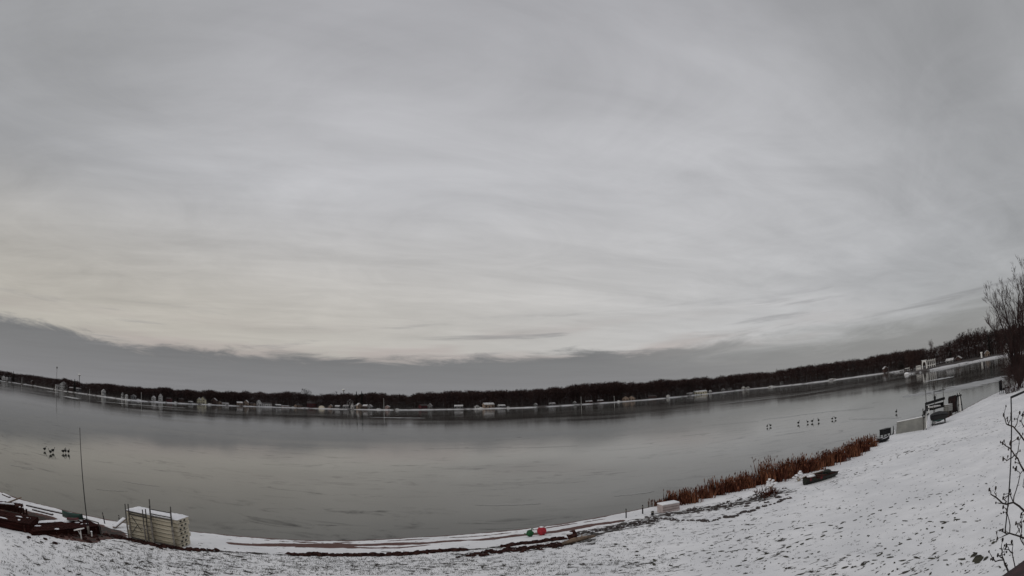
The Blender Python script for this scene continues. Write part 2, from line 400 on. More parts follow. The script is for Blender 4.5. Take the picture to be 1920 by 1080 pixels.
lawn = grid_mesh('snowy_ground', xs, ys, land_h, M_ground, {'bare': a_bare, 'sand': a_sand}, keep=lambda x, y: sdist(x, y) > -.35)
tag(lawn, kind='structure')

# ------------------------------------------------------------------ ice on the lake
def ice_mat():
    m, t, b = newmat('lake_ice')
    c = nn('ShaderNodeTexCoord', t).outputs['Object']
    mp = nn('ShaderNodeMapping', t); mp.inputs['Rotation'].default_value = (0, 0, R(-8)); mp.inputs['Scale'].default_value = (.45, 1, 1)
    t.links.new(c, mp.inputs[0])
    a = noise(mp.outputs[0], .030, 5, .6, tree=t, dist=.5); f = noise(mp.outputs[0], .35, 5, .65, tree=t, dist=.8)
    g = noise(mp.outputs[0], .11, 5, .55, tree=t, dist=1.2)
    col = mixc(smooth(a, .35, .65, tree=t), (.058, .056, .046), (.036, .038, .032), tree=t)
    col = mixc(smooth(f, .54, .70, 0, .5, tree=t), col, (.040, .038, .034), tree=t)
    col = mixc(smooth(g, .60, .68, 0, .5, tree=t), col, (.030, .031, .029), tree=t)
    frost = smooth(noise(mp.outputs[0], .018, 4, .5, tree=t, dist=1.), .58, .74, 0, .12, tree=t)
    col = mixc(frost, col, (.30, .30, .30), tree=t)
    mp2 = nn('ShaderNodeMapping', t); mp2.inputs['Rotation'].default_value = (0, 0, R(-12)); mp2.inputs['Scale'].default_value = (.16, 1, 1); t.links.new(c, mp2.inputs[0])
    st = smooth(noise(mp2.outputs[0], .10, 5, .6, tree=t, dist=.8), .56, .70, tree=t)
    bl = smooth(noise(mp.outputs[0], .55, 6, .7, tree=t, dist=1.), .50, .70, tree=t)
    near = smooth(noise(mp.outputs[0], .07, 3, .5, tree=t), .36, .52, tree=t)
    dk = mth('ADD', mth('MULTIPLY', st, .35, tree=t), mth('MULTIPLY', mth('MULTIPLY', bl, near, tree=t), .90, tree=t), tree=t, clamp=True)
    t.links.new(mth('MULTIPLY', mth('SUBTRACT', 1., dk, tree=t), .5, tree=t), b.inputs['Specular IOR Level'])
    col = mixc(dk, col, (.012, .012, .011), tree=t)
    t.links.new(col, b.inputs['Base Color'])
    rgh = mth('ADD', smooth(a, .38, .62, .085, .055, tree=t), mth('MULTIPLY', frost, .25, tree=t), tree=t)
    t.links.new(rgh, b.inputs['Roughness']); b.inputs['IOR'].default_value = 1.24
    bn = nn('ShaderNodeBump', t); bn.inputs['Distance'].default_value = .004; bn.inputs['Strength'].default_value = .10
    t.links.new(noise(c, .8, 4, .5, tree=t), bn.inputs['Height']); t.links.new(bn.outputs[0], b.inputs['Normal'])
    return m
ice = MB().add([(-5000, -1500, 0), (5000, -1500, 0), (5000, 5000, 0), (-5000, 5000, 0)], [(0, 1, 2, 3)]).build('lake_ice', ice_mat()); tag(ice, kind='structure')
M_wet = pmat('open_water', (.012, .013, .014), (.02, .02, .02), .3, .06)
M_frost = pmat('frosted_ice', (.36, .36, .36), (.26, .26, .26), .08, .5)
def ice_patch(name, px0, py0, px1, py1, wdt, m, z=.005, seed=0):
    rng = random.Random(seed); a, b = at_z(px0, py0), at_z(px1, py1); d = b - a; nrm = Vector((-d.y, d.x, 0)).normalized()
    top, bot = [], []; n = 28
    for i in range(n + 1):
        t = i/n; k = math.sin(math.pi*t)**.55*(.55 + .45*rng.random()); c = a + d*t + nrm*(rng.uniform(-.15, .15)*wdt)
        top.append(c + nrm*wdt*k*.5); bot.append(c - nrm*wdt*k*.5)
    vs = [(p.x, p.y, z) for p in top] + [(p.x, p.y, z) for p in bot]
    fs = [(i, n + 1 + i, n + 2 + i, i + 1) for i in range(n)]
    return tag(MB().add(vs, fs).build(name, m), kind='structure')
ice_patch('open_water', 1736, 721, 1772, 716, 5, M_wet, .010, 1); ice_patch('open_water', 342, 766.5, 372, 768, 14, M_wet, .010, 2)
ice_patch('open_water', 617, 785, 700, 786, 6, M_wet, .010, 5)
for i, (a0, b0, a1, b1, wd) in enumerate([(88, 733, 112, 737, 12), (125, 743, 145, 748, 12), (180, 752, 350, 765, 14), (690, 782, 800, 784, 7), (1735, 715, 1790, 706, 10), (1750, 740, 1880, 705, 16), (1690, 745, 1770, 730, 9)]):
    ice_patch('frosted_ice', a0, b0, a1, b1, wd, M_frost, .005, i + 9)

M_dark_ice = pmat('dark_ice', (.030, .029, .026), (.045, .043, .038), .2, .16)
for i, (a0, b0, a1, b1, wd) in enumerate([(800, 841, 880, 840, 1.4), (870, 840, 960, 838, 1.8), (950, 840, 1085, 836, 1.2), (1335, 797, 1425, 789, 2.2), (1430, 786, 1500, 779, 3.), (1490, 779, 1570, 770, 2.), (1590, 786, 1690, 783, 1.6), (1560, 772, 1640, 763, 2.5),
                                          (1150, 930, 1228, 921, .7), (890, 947, 1015, 944, .7), (560, 838, 640, 840, 1.), (1275, 818, 1330, 812, 1.2), (20, 872, 60, 878, .6), (180, 917, 240, 921, .5), (230, 902, 300, 912, .6), (40, 878, 64, 880, .5)]):
    ice_patch('dark_ice', a0, b0, a1, b1, wd, M_dark_ice, .007, i + 40)
# ------------------------------------------------------------------ far land
FAR = [(0, 714), (60, 723), (120, 733.5), (180, 742), (240, 750.5), (320, 756), (400, 759.5), (460, 762), (520, 764), (600, 766.5), (680, 768.3), (740, 769), (840, 768), (920, 766.5), (1000, 764.2), (1100, 758.3), (1180, 752.5), (1245, 747.3),
       (1320, 739.5), (1400, 730.5), (1460, 725), (1520, 718.5), (1600, 708), (1660, 699.8), (1690, 697)]
PEN = [(1697, 703), (1712, 701.5), (1760, 692), (1800, 684), (1840, 676), (1870, 670.5), (1895, 667), (1919, 663.5)]
far = [at_z(*p) for p in FAR]; pen = [at_z(*p) for p in PEN]
def norm2(v): v = Vector((v.x, v.y, 0)); return v.normalized()
def far_mat():
    m, t, b = newmat('forest_floor')
    c = nn('ShaderNodeTexCoord', t).outputs['Object']; a = nn('ShaderNodeAttribute', t); a.attribute_name = 'snow'
    n = noise(c, .07, 5, .65, tree=t)
    s = smooth(mth('ADD', a.outputs['Fac'], mth('MULTIPLY', mth('SUBTRACT', n, .5, tree=t), 3.4, tree=t), tree=t), .62, .95, tree=t)
    t.links.new(mixc(s, (.045, .036, .033), (.56, .56, .57), tree=t), b.inputs['Base Color']); b.inputs['Roughness'].default_value = .9
    return m
M_far = far_mat()
def far_strip(name, pts, offs, hts, snow, dirf):
    vs, at = [], []; n = len(offs)
    for p in pts:
        d = dirf(p)
        for o, h, s in zip(offs, hts, snow): vs.append((p.x + d.x*o, p.y + d.y*o, h)); at.append(s)
    fs = [(i*n + j, (i + 1)*n + j, (i + 1)*n + j + 1, i*n + j + 1) for i in range(len(pts) - 1) for j in range(n - 1)]
    o = MB().add(vs, fs).build(name, M_far); tag(o, kind='structure')
    a = o.data.attributes.new('snow', 'FLOAT', 'POINT'); a.data.foreach_set('value', at); return o
def dense(pts, k=5):
    out = []
    for a, b in zip(pts[:-1], pts[1:]): out += [a + (b - a)*(i/k) for i in range(k)]
    return out + [pts[-1]]
fl = [far[0] + (far[0] - far[1]).normalized()*900 + Vector((0, 200, 0))] + far + [far[-1] + Vector((120, 60, 0)), far[-1] + Vector((700, 0, 0))]
far_strip('far_shore', dense(fl), [0, .4, 5, 9, 14, 60, 250, 900, 3000], [-.1, .30, .62, .85, 1.1, 2.2, 5, 9, 10], [1, 1, .85, .3, .1, .1, .1, .1, .1], lambda p: norm2(p))
pl = pen + [pen[-1] + Vector((-6, -30, 0)), pen[-1] + Vector((-20, -70, 0)), pen[-1] + Vector((10, -100, 0))]
pl = [pen[0] + Vector((60, 50, 0)), pen[0] + Vector((9, 8, 0)), pen[0] + Vector((1.5, 2, 0))] + pl
far_strip('right_shore', dense(pl), [0, .4, 3, 6, 9, 60, 200, 900], [-.1, .30, .60, .80, 1.0, 2.2, 5, 8], [1, 1, 1, .7, .15, .1, .1, .1], lambda p: norm2(Vector((1, .25, 0))))

# ------------------------------------------------------------------ trees
def rdir(rng, d, ang):
    a = Vector((rng.gauss(0, 1), rng.gauss(0, 1), rng.gauss(0, 1))); a = (a - d*a.dot(d)).normalized()
    return (d*math.cos(ang) + a*math.sin(ang)).normalized()
def grow(mb, rng, p, d, ln, r, depth, maxd, up=.12, kids=(3, 4), n=3, spread=(.35, .8), rmin=.003):
    segs = 3 if depth < 2 else 2; pts = [p]; q = p.copy(); dd = d.copy(); rad = [r]
    for i in range(segs):
        dd = rdir(rng, dd, rng.uniform(.03, .2)); dd = (dd + Vector((0, 0, up))).normalized()
        q = q + dd*(ln/segs); pts.append(q.copy()); rad.append(max(rmin, r*(1 - .6*(i + 1)/segs)))
    mb.tube(pts, rad, n if depth else n + 2, cap=False)
    if depth >= maxd: return
    for k in range(rng.randint(*kids)):
        t = rng.uniform(.35, 1.0); f = t*segs; i = min(segs - 1, int(f)); b = pts[i].lerp(pts[i + 1], f - i)
        grow(mb, rng, b, rdir(rng, (pts[i + 1] - pts[i]).normalized(), rng.uniform(*spread)), ln*rng.uniform(.5, .75), max(rmin, r*.5*(1.15 - .4*t)), depth + 1, maxd, up, kids, n, spread, rmin)
def proto_bare(seed, mt, slim=1.):
    """unit-height leafless tree -> (trunk mesh, crown mesh)"""
    rng = random.Random(seed); tk = MB(); cr_ = MB()
    h0 = rng.uniform(.25, .38); top = Vector((rng.uniform(-.03, .03), rng.uniform(-.03, .03), .72))
    pts = [Vector((0, 0, -.02)), Vector((0, 0, h0*.5)), Vector((top.x*.5, top.y*.5, h0)), top]
    tk.tube(pts, [.018, .015, .013, .005], 5)
    for k in range(9):
        t = k/8.; z = h0*.75 + (.70 - h0*.75)*t; a = k*2.4 + rng.uniform(-.4, .4)
        d = Vector((math.cos(a)*slim, math.sin(a)*slim, rng.uniform(.5, 1.1) + t*.6)).normalized()
        grow(cr_, rng, Vector((top.x*t*.8, top.y*t*.8, z)), d, (.30 - .08*t)*rng.uniform(.85, 1.1), .0075, 0, 3, .10, (3, 4), 3, (.35, .85), .0024)
    z = max(v[2] for v in cr_.v); cr_.v = [(a, b, c/z) for a, b, c in cr_.v]; tk.v = [(a, b, c/z) for a, b, c in tk.v]
    return tk.mesh('trunk', M_bark), cr_.mesh('crown', mt)
def proto_conifer(seed):
    rng = random.Random(seed); tk = MB().tube([(0, 0, -.02), (0, 0, .95)], [.02, .004], 5); cr_ = MB()
    for i in range(46):
        z = .08 + .90*(i/46); r = .20*(1 - z)**.8 + .012
        for k in range(9):
            a = rng.uniform(0, 6.28); rr = r*rng.uniform(.6, 1.15); wd = .035*(1.2 - z) + .008
            c, s = math.cos(a), math.sin(a); zz = z + rng.uniform(-.01, .01); t_ = Vector((c*rr, s*rr, zz - rr*rng.uniform(.1, .45)))
            sd_ = Vector((-s, c, 0))*wd
            cr_.add([Vector((0, 0, zz + .015)), t_*.6 + Vector((0, 0, zz*.4)) + sd_, t_, t_*.6 + Vector((0, 0, zz*.4)) - sd_], [(0, 1, 2, 3)])
    cr_.tube([(0, 0, .9), (0, 0, 1.0)], [.01, .002], 4)
    return tk.mesh('trunk', M_bark), cr_.mesh('crown', M_needle)
BARE = [proto_bare(s, M_twig if s % 3 else M_twig2, .8 + .1*(s % 4)) for s in range(7)]
CONE = [proto_conifer(s) for s in range(3)]
def tree(name, loc, h, wd, proto, label, cat, group=None, rz=0.):
    e = empty(name, loc, rz, label, cat, group); e.scale = (wd, wd, h)
    for nm, me in zip(('trunk', 'crown'), proto):
        o = bpy.data.objects.new(nm, me); COL.objects.link(o); o.parent = e
    return e
SKY = [(-40, 692), (0, 695), (20, 697), (30, 700), (60, 704), (90, 709), (120, 710), (160, 719), (200, 719.5), (240, 725), (320, 728), (328, 731), (336, 730), (350, 729), (372, 733), (390, 732), (410, 735), (440, 735), (450, 738), (465, 733), (480, 736), (520, 737), (545, 735),
       (565, 738), (600, 739), (640, 739), (700, 736.5), (735, 739), (755, 739), (768, 742), (785, 737), (830, 735.5), (880, 735), (960, 732), (1000, 731), (1060, 727), (1100, 723), (1160, 719), (1245, 714.5), (1300, 711.5), (1400, 703), (1440, 699), (1480, 694), (1520, 687.5),
       (1567, 681), (1626, 673), (1681, 663), (1705, 656), (1757, 648), (1790, 635), (1810, 624), (1830, 619), (1880, 612), (1960, 595)]
FARP = [project(p) for p in far]
def far_base_z(o): return float(np.interp(o, [0, .4, 5, 9, 14, 60, 250, 900], [-.1, .30, .62, .85, 1.1, 2.2, 5, 9]))
def far_point(px, off):                                # point 'off' metres inland behind the far shoreline at that bearing
    y = lerp_table(FAR, px); p = at_z(px, y); d = norm2(p); q = p + d*off; return Vector((q.x, q.y, far_base_z(off)))
def pen_point(px, off):
    y = lerp_table(PEN, px); p = at_z(px, y); d = norm2(p)
    q = p + d*off; o2 = off*max(.2, d.dot(norm2(Vector((1, .25, 0))))) ; return Vector((q.x, q.y, float(np.interp(o2, [0, .4, 3, 6, 9, 60, 200, 900], [-.1, .30, .60, .80, 1.0, 2.2, 5, 8]))))
def sky_h(p, px):
    return _sky_h(p, px) + (1.0 if 850 < px < 1690 else 0)
def _sky_h(p, px):                                      # tree height that reaches the photographed skyline from point p
    ys_ = lerp_table(SKY, px); d = ray(px, ys_); rr = math.hypot(p.x, p.y); return CAM_H + rr*d.z/math.hypot(d.x, d.y) - p.z
rng = random.Random(11)
# far wood that reads as one mass: merged light trees
def lite(seed):
    r = random.Random(seed); mb = MB(); mb.tube([(0, 0, -.03), (0, 0, .6)], [.018, .006], 3, False)
    for k in range(60):
        a = r.uniform(0, 6.28); t = r.random()**.7; z = .18 + .80*t; rad = .27*math.sin(math.pi*min(1, max(.08, (z - .05)/.98)))**.6*r.uniform(.3, 1)
        p = Vector((math.cos(a)*rad, math.sin(a)*rad, z*r.uniform(.9, 1))); d = Vector((math.cos(a), math.sin(a), r.uniform(.4, 1.8))).normalized()*r.uniform(.08, .18)
        s_ = Vector((r.gauss(0, 1), r.gauss(0, 1), r.gauss(0, .4))).normalized()*r.uniform(.006, .016)
        s2 = Vector((r.gauss(0, 1), r.gauss(0, 1), r.gauss(0, .3))).normalized()*d.length*.5
        mb.add([p - s_, p + s_, p + d], [(0, 1, 2)]); mb.add([p + d*.4 - s_, p + d*.4 + s_, p + d*.8 + s2], [(0, 1, 2)])
    V = np.array(mb.v); T = []
    for f in mb.f: T += [(f[0], f[i], f[i + 1]) for i in range(1, len(f) - 1)]
    return V, np.array(T)
LITE = [lite(s) for s in range(8)]
def mass(name, spots, m, label, cat, lites=LITE):
    Vs, Ts, n = [], [], 0
    for (p, h, wd, k) in spots:
        V, T = lites[k % len(lites)]; a = rng.uniform(0, 6.28); c, s = math.cos(a), math.sin(a)
        W = np.stack([(V[:, 0]*c - V[:, 1]*s)*wd + p.x, (V[:, 0]*s + V[:, 1]*c)*wd + p.y, V[:, 2]*h + p.z], -1)
        Vs.append(W); Ts.append(T + n); n += len(V)
    V = np.concatenate(Vs); T = np.concatenate(Ts)
    me = bpy.data.meshes.new(name); me.vertices.add(len(V)); me.vertices.foreach_set('co', V.ravel()); me.loops.add(T.size); me.loops.foreach_set('vertex_index', T.ravel())
    me.polygons.add(len(T)); me.polygons.foreach_set('loop_start', np.arange(0, T.size, 3)); me.polygons.foreach_set('loop_total', np.full(len(T), 3)); me.update(); me.materials.append(m)
    o = bpy.data.objects.new(name, me); COL.objects.link(o); return tag(o, label, cat, kind='stuff')
spots, brush = [], []
for px in np.concatenate([np.arange(-30, 460, .75), np.arange(460, 1735, 1.2)]):
    for row in range(3):
        off = [rng.uniform(16, 40), rng.uniform(45, 90), rng.uniform(100, 190)][row]
        x = px + rng.uniform(-1, 1); p = far_point(max(0, min(x, 1690)), off)
        if x < 0 or x > 1690:
            y = lerp_table(FAR, x); dd = ray(x, y); hd = math.hypot(dd.x, dd.y); rr = math.hypot(p.x, p.y); p = Vector((dd.x/hd*rr, dd.y/hd*rr, p.z))
        cl = 1 + .20*float(vnoise(np.array([x*.045]), np.array([row*.3]))[0]) + .16*float(vnoise(np.array([x*.13 + 40]), np.array([row*.3]))[0])
        h = sky_h(p, x)*rng.uniform(.84, 1.05)*min(1.05, cl); spots.append((p, max(5, h), max(5, h)*rng.uniform(.8, 1.2), rng.randint(0, 7)))
    x = px + rng.uniform(-1, 1); p = far_point(max(0, min(x, 1690)), rng.uniform(13, 26)); h = rng.uniform(2.5, 6); brush.append((p, h, h*1.8, rng.randint(0, 7)))
mass('far_woods', spots, M_twig, 'dark brown leafless woods massed along the far shore', 'woods')
mass('shore_brush', brush, M_bark, 'dark low brush under the leafless woods on the far shore', 'brush')
spots = []
for px in np.arange(1704, 1990, 2.2):
    for row in range(4):
        off = [rng.uniform(24, 40), rng.uniform(40, 70), rng.uniform(70, 120), rng.uniform(24, 34)][row]
        x = px + rng.uniform(-1.5, 1.5); xx = min(x, 1919); p = pen_point(xx, off)
        if x > 1919:
            a = R((x - 1919)*.06); p = Vector((p.x*math.cos(a) + p.y*math.sin(a), p.y*math.cos(a) - p.x*math.sin(a), p.z))
        h = sky_h(p, x)*(rng.uniform(.72, .97) if row < 3 else rng.uniform(.2, .4)); spots.append((p, max(2, h), max(2, h)*rng.uniform(.8, 1.1)*(1 if row < 3 else 2), rng.randint(0, 7)))
mass('right_woods', spots, M_twig, 'dark leafless woods behind the snowy right hand shore', 'woods')
# individual trees whose crowns stand out along the skyline
for px in np.arange(8, 1700, 13.5):
    x = px + rng.uniform(-5, 5); p = far_point(x, rng.uniform(15, 45)); h = max(6, sky_h(p, x)*rng.uniform(.90, 1.03))
    tree('bare_tree', p, h, h*rng.uniform(.9, 1.25), BARE[rng.randint(0, 6)], 'leafless tree in the dark woods line of the far shore', 'tree', 'leafless trees of the far shore', rng.uniform(0, 6))
for px in np.arange(1712, 1915, 9):
    x = px + rng.uniform(-3, 3); p = pen_point(x, rng.uniform(22, 45)); h = sky_h(p, x)*rng.uniform(.9, 1.05)*(1.12 if 1800 < x < 1850 else 1)
    tree('bare_tree', p, h, h*rng.uniform(.7, 1.0), BARE[rng.randint(0, 6)], 'leafless tree in the woods behind the snowy right shore', 'tree', 'leafless trees of the right shore', rng.uniform(0, 6))
def sky_tree(px, ytop, off, wd, proto, name, label, cat='tree', fn=far_point):
    p = fn(px, off); d = ray(px, ytop); h = CAM_H + math.hypot(p.x, p.y)*d.z/math.hypot(d.x, d.y) - p.z
    return tree(name, p, h, h*wd, proto, label, cat, None, px)
sky_tree(575, 728, 30, 1.35, BARE[3], 'bare_tree', 'tall round-crowned leafless tree rising above the far woods left of centre')
sky_tree(629, 733, 30, 1.2, BARE[0], 'bare_tree', 'round leafless crown just above the far woods, between the tallest crown and the water tower')
sky_tree(669, 733, 22, .9, CONE[0], 'conifer', 'left one of two dark pointed conifers beside the white water tower bulb', 'conifer')
sky_tree(679, 733, 22, 1., CONE[1], 'conifer', 'right one of two dark pointed conifers beside the white water tower bulb', 'conifer')
sky_tree(140, 710, 22, 1.1, CONE[2], 'conifer', 'dark pointed conifer above the woods near the far left mast', 'conifer')
sky_tree(25, 695, 20, .9, CONE[0], 'conifer', 'dark conifer on the hill at the far left edge', 'conifer')
sky_tree(428, 731, 26, 1., BARE[5], 'bare_tree', 'leafless tree with a thin top above the woods over the yellow house')
sky_tree(1750, 633, 30, .5, BARE[1], 'bare_tree', 'thin tall leafless tree standing above the woods over the white arch', fn=pen_point)
sky_tree(1857, 623, 30, .7, CONE[1], 'conifer', 'dark conifer among the bare trees near the right edge', 'conifer', fn=pen_point)
sky_tree(1784, 637, 30, .6, CONE[2], 'conifer', 'small dark conifer top in the woods right of the white arch', 'conifer', fn=pen_point)
sky_tree(1822, 614, 32, .7, BARE[2], 'bare_tree', 'tall leafless tree on the right skyline, left of the dark conifer', fn=pen_point)
sky_tree(1838, 612, 28, .75, BARE[4], 'bare_tree', 'tall leafless tree on the right skyline, closest to the dark conifer on its left side', fn=pen_point)
sky_tree(1872, 596, 26, .9, BARE[6], 'bare_tree', 'wide leafless tree behind the big shore tree at the right edge', fn=pen_point)

# ------------------------------------------------------------------ far houses
def house(px, py, wpx, hpx, wall, roof, label, cat='house', name='house', style='gable', fn=far_point, off=9, floors=1, chim=False):
    """front faces the lake; wpx/hpx: photographed width and height in pixels"""
    p = fn(px, off); rr = math.hypot(p.x, p.y); k = rr/1000.; W, H = wpx*k*1.12, hpx*k*1.15
    yb = CAM_H + rr*ray(px, py).z/math.hypot(*ray(px, py).xy); p.z = max(p.z - .3, min(yb, p.z + 3.))
    rz = math.atan2(p.y, p.x) - math.pi/2 + rng.uniform(-.5, .5)
    e = empty(name, p, rz, label, cat); D = max(3., W*.8); rh = H*(.38 if style == 'gable' else .30); wh = H - rh
    wl, rf, wn, dr = MB(), MB(), MB(), MB(); ov = .25
    wm = WALLS[wall]; rm = M_roofsnow if roof == 'snow' else M_roofdark if roof == 'dark' else M_roofpale
    wl.box((0, D/2, wh/2 - .5), (W, D, wh + 1.))
    if style == 'gable':                                # gable end towards the lake
        wl.add([(-W/2, 0, wh), (W/2, 0, wh), (0, 0, H), (-W/2, D, wh), (W/2, D, wh), (0, D, H)], [(0, 1, 2), (4, 3, 5)])
        for s in (-1, 1):
            a = [(s*(W/2 + ov), -ov, wh - ov*.5), (0, -ov, H + .12), (0, D + ov, H + .12), (s*(W/2 + ov), D + ov, wh - ov*.5)]
            rf.add(a + [(x, y, z + .18) for x, y, z in a], [(0, 1, 2, 3), (4, 5, 6, 7), (0, 1, 5, 4), (1, 2, 6, 5), (2, 3, 7, 6), (3, 0, 4, 7)])
    else:                                               # ridge parallel to the lake
        wl.add([(-W/2, 0, wh), (-W/2, D, wh), (-W/2, D/2, H), (W/2, 0, wh), (W/2, D, wh), (W/2, D/2, H)], [(0, 1, 2), (4, 3, 5)])
        for s, y0 in ((-1, -ov), (1, D + ov)):
            a = [(-W/2 - ov, y0, wh - .1), (W/2 + ov, y0, wh - .1), (W/2 + ov, D/2, H + .12), (-W/2 - ov, D/2, H + .12)]
            rf.add(a + [(x, y, z + .18) for x, y, z in a], [(0, 1, 2, 3), (4, 5, 6, 7), (0, 1, 5, 4), (1, 2, 6, 5), (2, 3, 7, 6), (3, 0, 4, 7)])
    wl.build('wall', wm, e); r_ = rf.build('roof', rm, e)
    if chim: MB().box((W*.22, D*.45, H + .2), (W*.09, W*.09, 1.6)).build('chimney', WALLS['grey'], r_)
    nw = max(2, int(W/2.6))
    for f in range(floors):
        for i in range(nw):
            x = -W/2 + W*(i + .5)/nw; zc_ = wh*(f + .55)/floors; sw, sh_ = W/nw*.42, wh/floors*.42
            if f == 0 and i == nw//2: MB().box((x, -.03, wh*.3/floors + .1), (min(1.1, sw*1.2), .06, wh*.62/floors)).build('door', M_roofdark, e); continue
            wo_ = MB().box((x, -.03, zc_), (sw, .06, sh_)).build('window', M_window, e)
    return e
house(6, 709, 6, 5, 'white', 'snow', 'small white cottage at the very left end of the far shore')
house(12, 710, 4, 4, 'white', 'snow', 'small white cottage second from the left on the far shore', 'cottage')
house(18, 711, 5, 5, 'grey', 'snow', 'pale cottage third from the left on the far shore', 'cottage')
house(62, 713.5, 6, 5, 'brown', 'white', 'cottage with a snow covered roof on the slope left of the mast', 'cottage', off=14)
house(118, 729.5, 13, 11, 'white', 'snow', 'big white two storey house with a steep gable below the mast', floors=2, off=10)
house(108, 729, 7, 6, 'white', 'white', 'low white wing to the left of the big white gabled house', style='eaves')
house(134, 731, 10, 4, 'brown', 'white', 'low brown house with a snowy roof right of the big white house', style='eaves')
house(147, 732.5, 9, 4, 'grey', 'white', 'low grey house with a snowy roof, second right of the big white house', style='eaves')
house(195, 740, 7, 8, 'white', 'snow', 'narrow white gabled cottage standing alone on the left far shore', 'cottage', off=6)
house(229, 745, 4, 7, 'white', 'white', 'tall narrow white boathouse right of the lone gabled cottage', 'boathouse', off=6)
house(236, 746, 4, 5, 'white', 'snow', 'small white boathouse next to the tall narrow one', 'boathouse', off=6)
house(250, 747.5, 9, 6, 'grey', 'snow', 'grey house with a snowy roof left of the thin white pole')
house(287, 750, 6, 6, 'white', 'snow', 'small white house left of the tall white viewing deck')
house(300, 751, 6, 10, 'white', 'white', 'tall narrow white house with a flat snowy deck', floors=2)
house(316, 752, 8, 5, 'red', 'dark', 'maroon cottage right of the tall narrow white house', 'cottage', style='eaves')
house(340, 753, 9, 5, 'brown', 'dark', 'brown cottage among trees left of the grey boathouse', 'cottage', style='eaves')
house(357, 757, 7, 4, 'grey', 'white', 'low grey boathouse with snow on the roof left of the yellow house', 'boathouse', style='eaves', off=3)
house(373, 756.5, 7, 9, 'yellow', 'snow', 'left gable of the yellow lakefront houses', off=7, floors=2)
house(380, 757, 9, 11, 'yellow', 'dark', 'yellow gabled house with dark windows, right of its smaller yellow neighbour', off=6, floors=2)
house(401, 757.5, 9, 9, 'brown', 'white', 'dark A-shaped cottage outlined by a snowy roof', 'cottage', off=7)
house(412, 758, 6, 5, 'tan', 'white', 'tiny tan cottage right of the A-shaped cottage', 'cottage')
house(423, 760, 11, 4, 'white', 'white', 'low white boathouse right of the A-shaped cottage', 'boathouse', style='eaves', off=3)
house(450, 760.5, 10, 6, 'tan', 'snow', 'tan cottage left of the pair of tan gables', 'cottage', style='eaves')
house(461, 761, 7, 9, 'tan', 'snow', 'tan cottage with a tall pointed gable', 'cottage')
house(471, 761, 10, 5, 'tan', 'dark', 'tan cottage right of the tall pointed gable', 'cottage', style='eaves')
house(487, 762.5, 7, 10, 'white', 'white', 'white arched gable joined to a long white house', off=6)
house(500, 763, 18, 7, 'white', 'dark', 'long white house with a dark brown roof', style='eaves', off=7)
house(523, 764, 10, 4, 'grey', 'snow', 'low grey cottage right of the long white house', 'cottage', style='eaves')
house(537, 764.5, 12, 3, 'pink', 'white', 'low pinkish boathouse under the woods', 'boathouse', style='eaves', off=3)
house(562, 764.5, 12, 5, 'tan', 'dark', 'dim tan cottage left of the maroon house', 'cottage', style='eaves')
house(586, 765, 18, 10, 'red', 'dark', 'wide maroon house with a dark roof beside the cream tent', style='eaves', off=12)
house(620, 766, 6, 6, 'tan', 'snow', 'small tan cottage right of the cream tent', 'cottage')
house(632, 766, 8, 5, 'grey', 'snow', 'grey cottage left of the tall white house', 'cottage', style='eaves')
house(656, 759, 10, 10, 'white', 'snow', 'tall white house set above the others below the two conifers', floors=2, off=26)
house(648, 766.5, 10, 6, 'grey', 'white', 'grey lakeside cottage below the tall white house', 'cottage', style='eaves', off=6)
house(660, 766.5, 5, 8, 'white', 'white', 'narrow white boathouse with a white gable below the conifers', 'boathouse', off=6)
house(668, 766.5, 7, 6, 'grey', 'white', 'pale grey boathouse left of the brown gable', 'boathouse', off=5)
house(675, 766.5, 8, 9, 'tan', 'snow', 'brown gabled cottage with pale trim below the right conifer', 'cottage', off=7)
house(684, 767, 8, 7, 'brown', 'snow', 'reddish brown cottage right of the pale trimmed gable', 'cottage', style='eaves')
house(693, 767, 7, 7, 'grey', 'snow', 'bluish grey cottage right of the reddish brown one', 'cottage')
house(726, 767, 7, 6, 'pink', 'snow', 'small pale cottage on the shore right of the village', 'cottage')
house(797, 767.5, 14, 8, 'red', 'dark', 'maroon cottage with a dark roof left of a pale one', 'cottage', style='eaves', off=9)
house(806, 767.5, 7, 9, 'grey', 'snow', 'pale grey narrow cottage right of the maroon cottage', 'cottage')
house(860, 766.5, 14, 6, 'grey', 'snow', 'low grey cottage in front of the dark central woods', 'cottage', style='eaves')
house(896, 766, 7, 5, 'white', 'white', 'tiny white cottage left of the tan flat house', 'cottage')
house(918, 766.5, 17, 9, 'tan', 'snow', 'wide tan house near the middle of the far shore', style='eaves', off=6, chim=True)
house(942, 765, 11, 5, 'grey', 'snow', 'low grey cottage right of the wide tan house', 'cottage', style='eaves')
house(1004, 762, 5, 5, 'grey', 'snow', 'tiny grey cottage right of centre', 'cottage')
house(1036, 761, 10, 5, 'grey', 'white', 'grey cottage with a snowy roof right of the tiny grey cottage', 'cottage', style='eaves')
house(1077, 758.5, 5, 5, 'grey', 'snow', 'small grey gabled cottage under the thin pale trunk', 'cottage')
house(1105, 756, 11, 4, 'brown', 'white', 'brown cottage with a thin snowy roof right of the pale trunk', 'cottage', style='eaves')
house(1126, 754.5, 9, 4, 'brown', 'white', 'second brown cottage with a snowy roof right of the pale trunk', 'cottage', style='eaves')
house(1173, 752, 10, 8, 'tan', 'dark', 'left gable of the tan twin gabled house', off=6)
house(1184, 751.5, 10, 8, 'tan', 'dark', 'right gable of the tan twin gabled house', off=6)
house(1224, 747, 12, 5, 'brown', 'dark', 'dim brown cottage left of the small white boathouse', 'cottage', style='eaves')
house(1252, 747, 5, 5, 'white', 'white', 'small white boathouse left of the long yellow house', 'boathouse', off=4)
house(1293, 742, 10, 4, 'grey', 'white', 'low grey cottage left of the long yellow house', 'cottage', style='eaves')
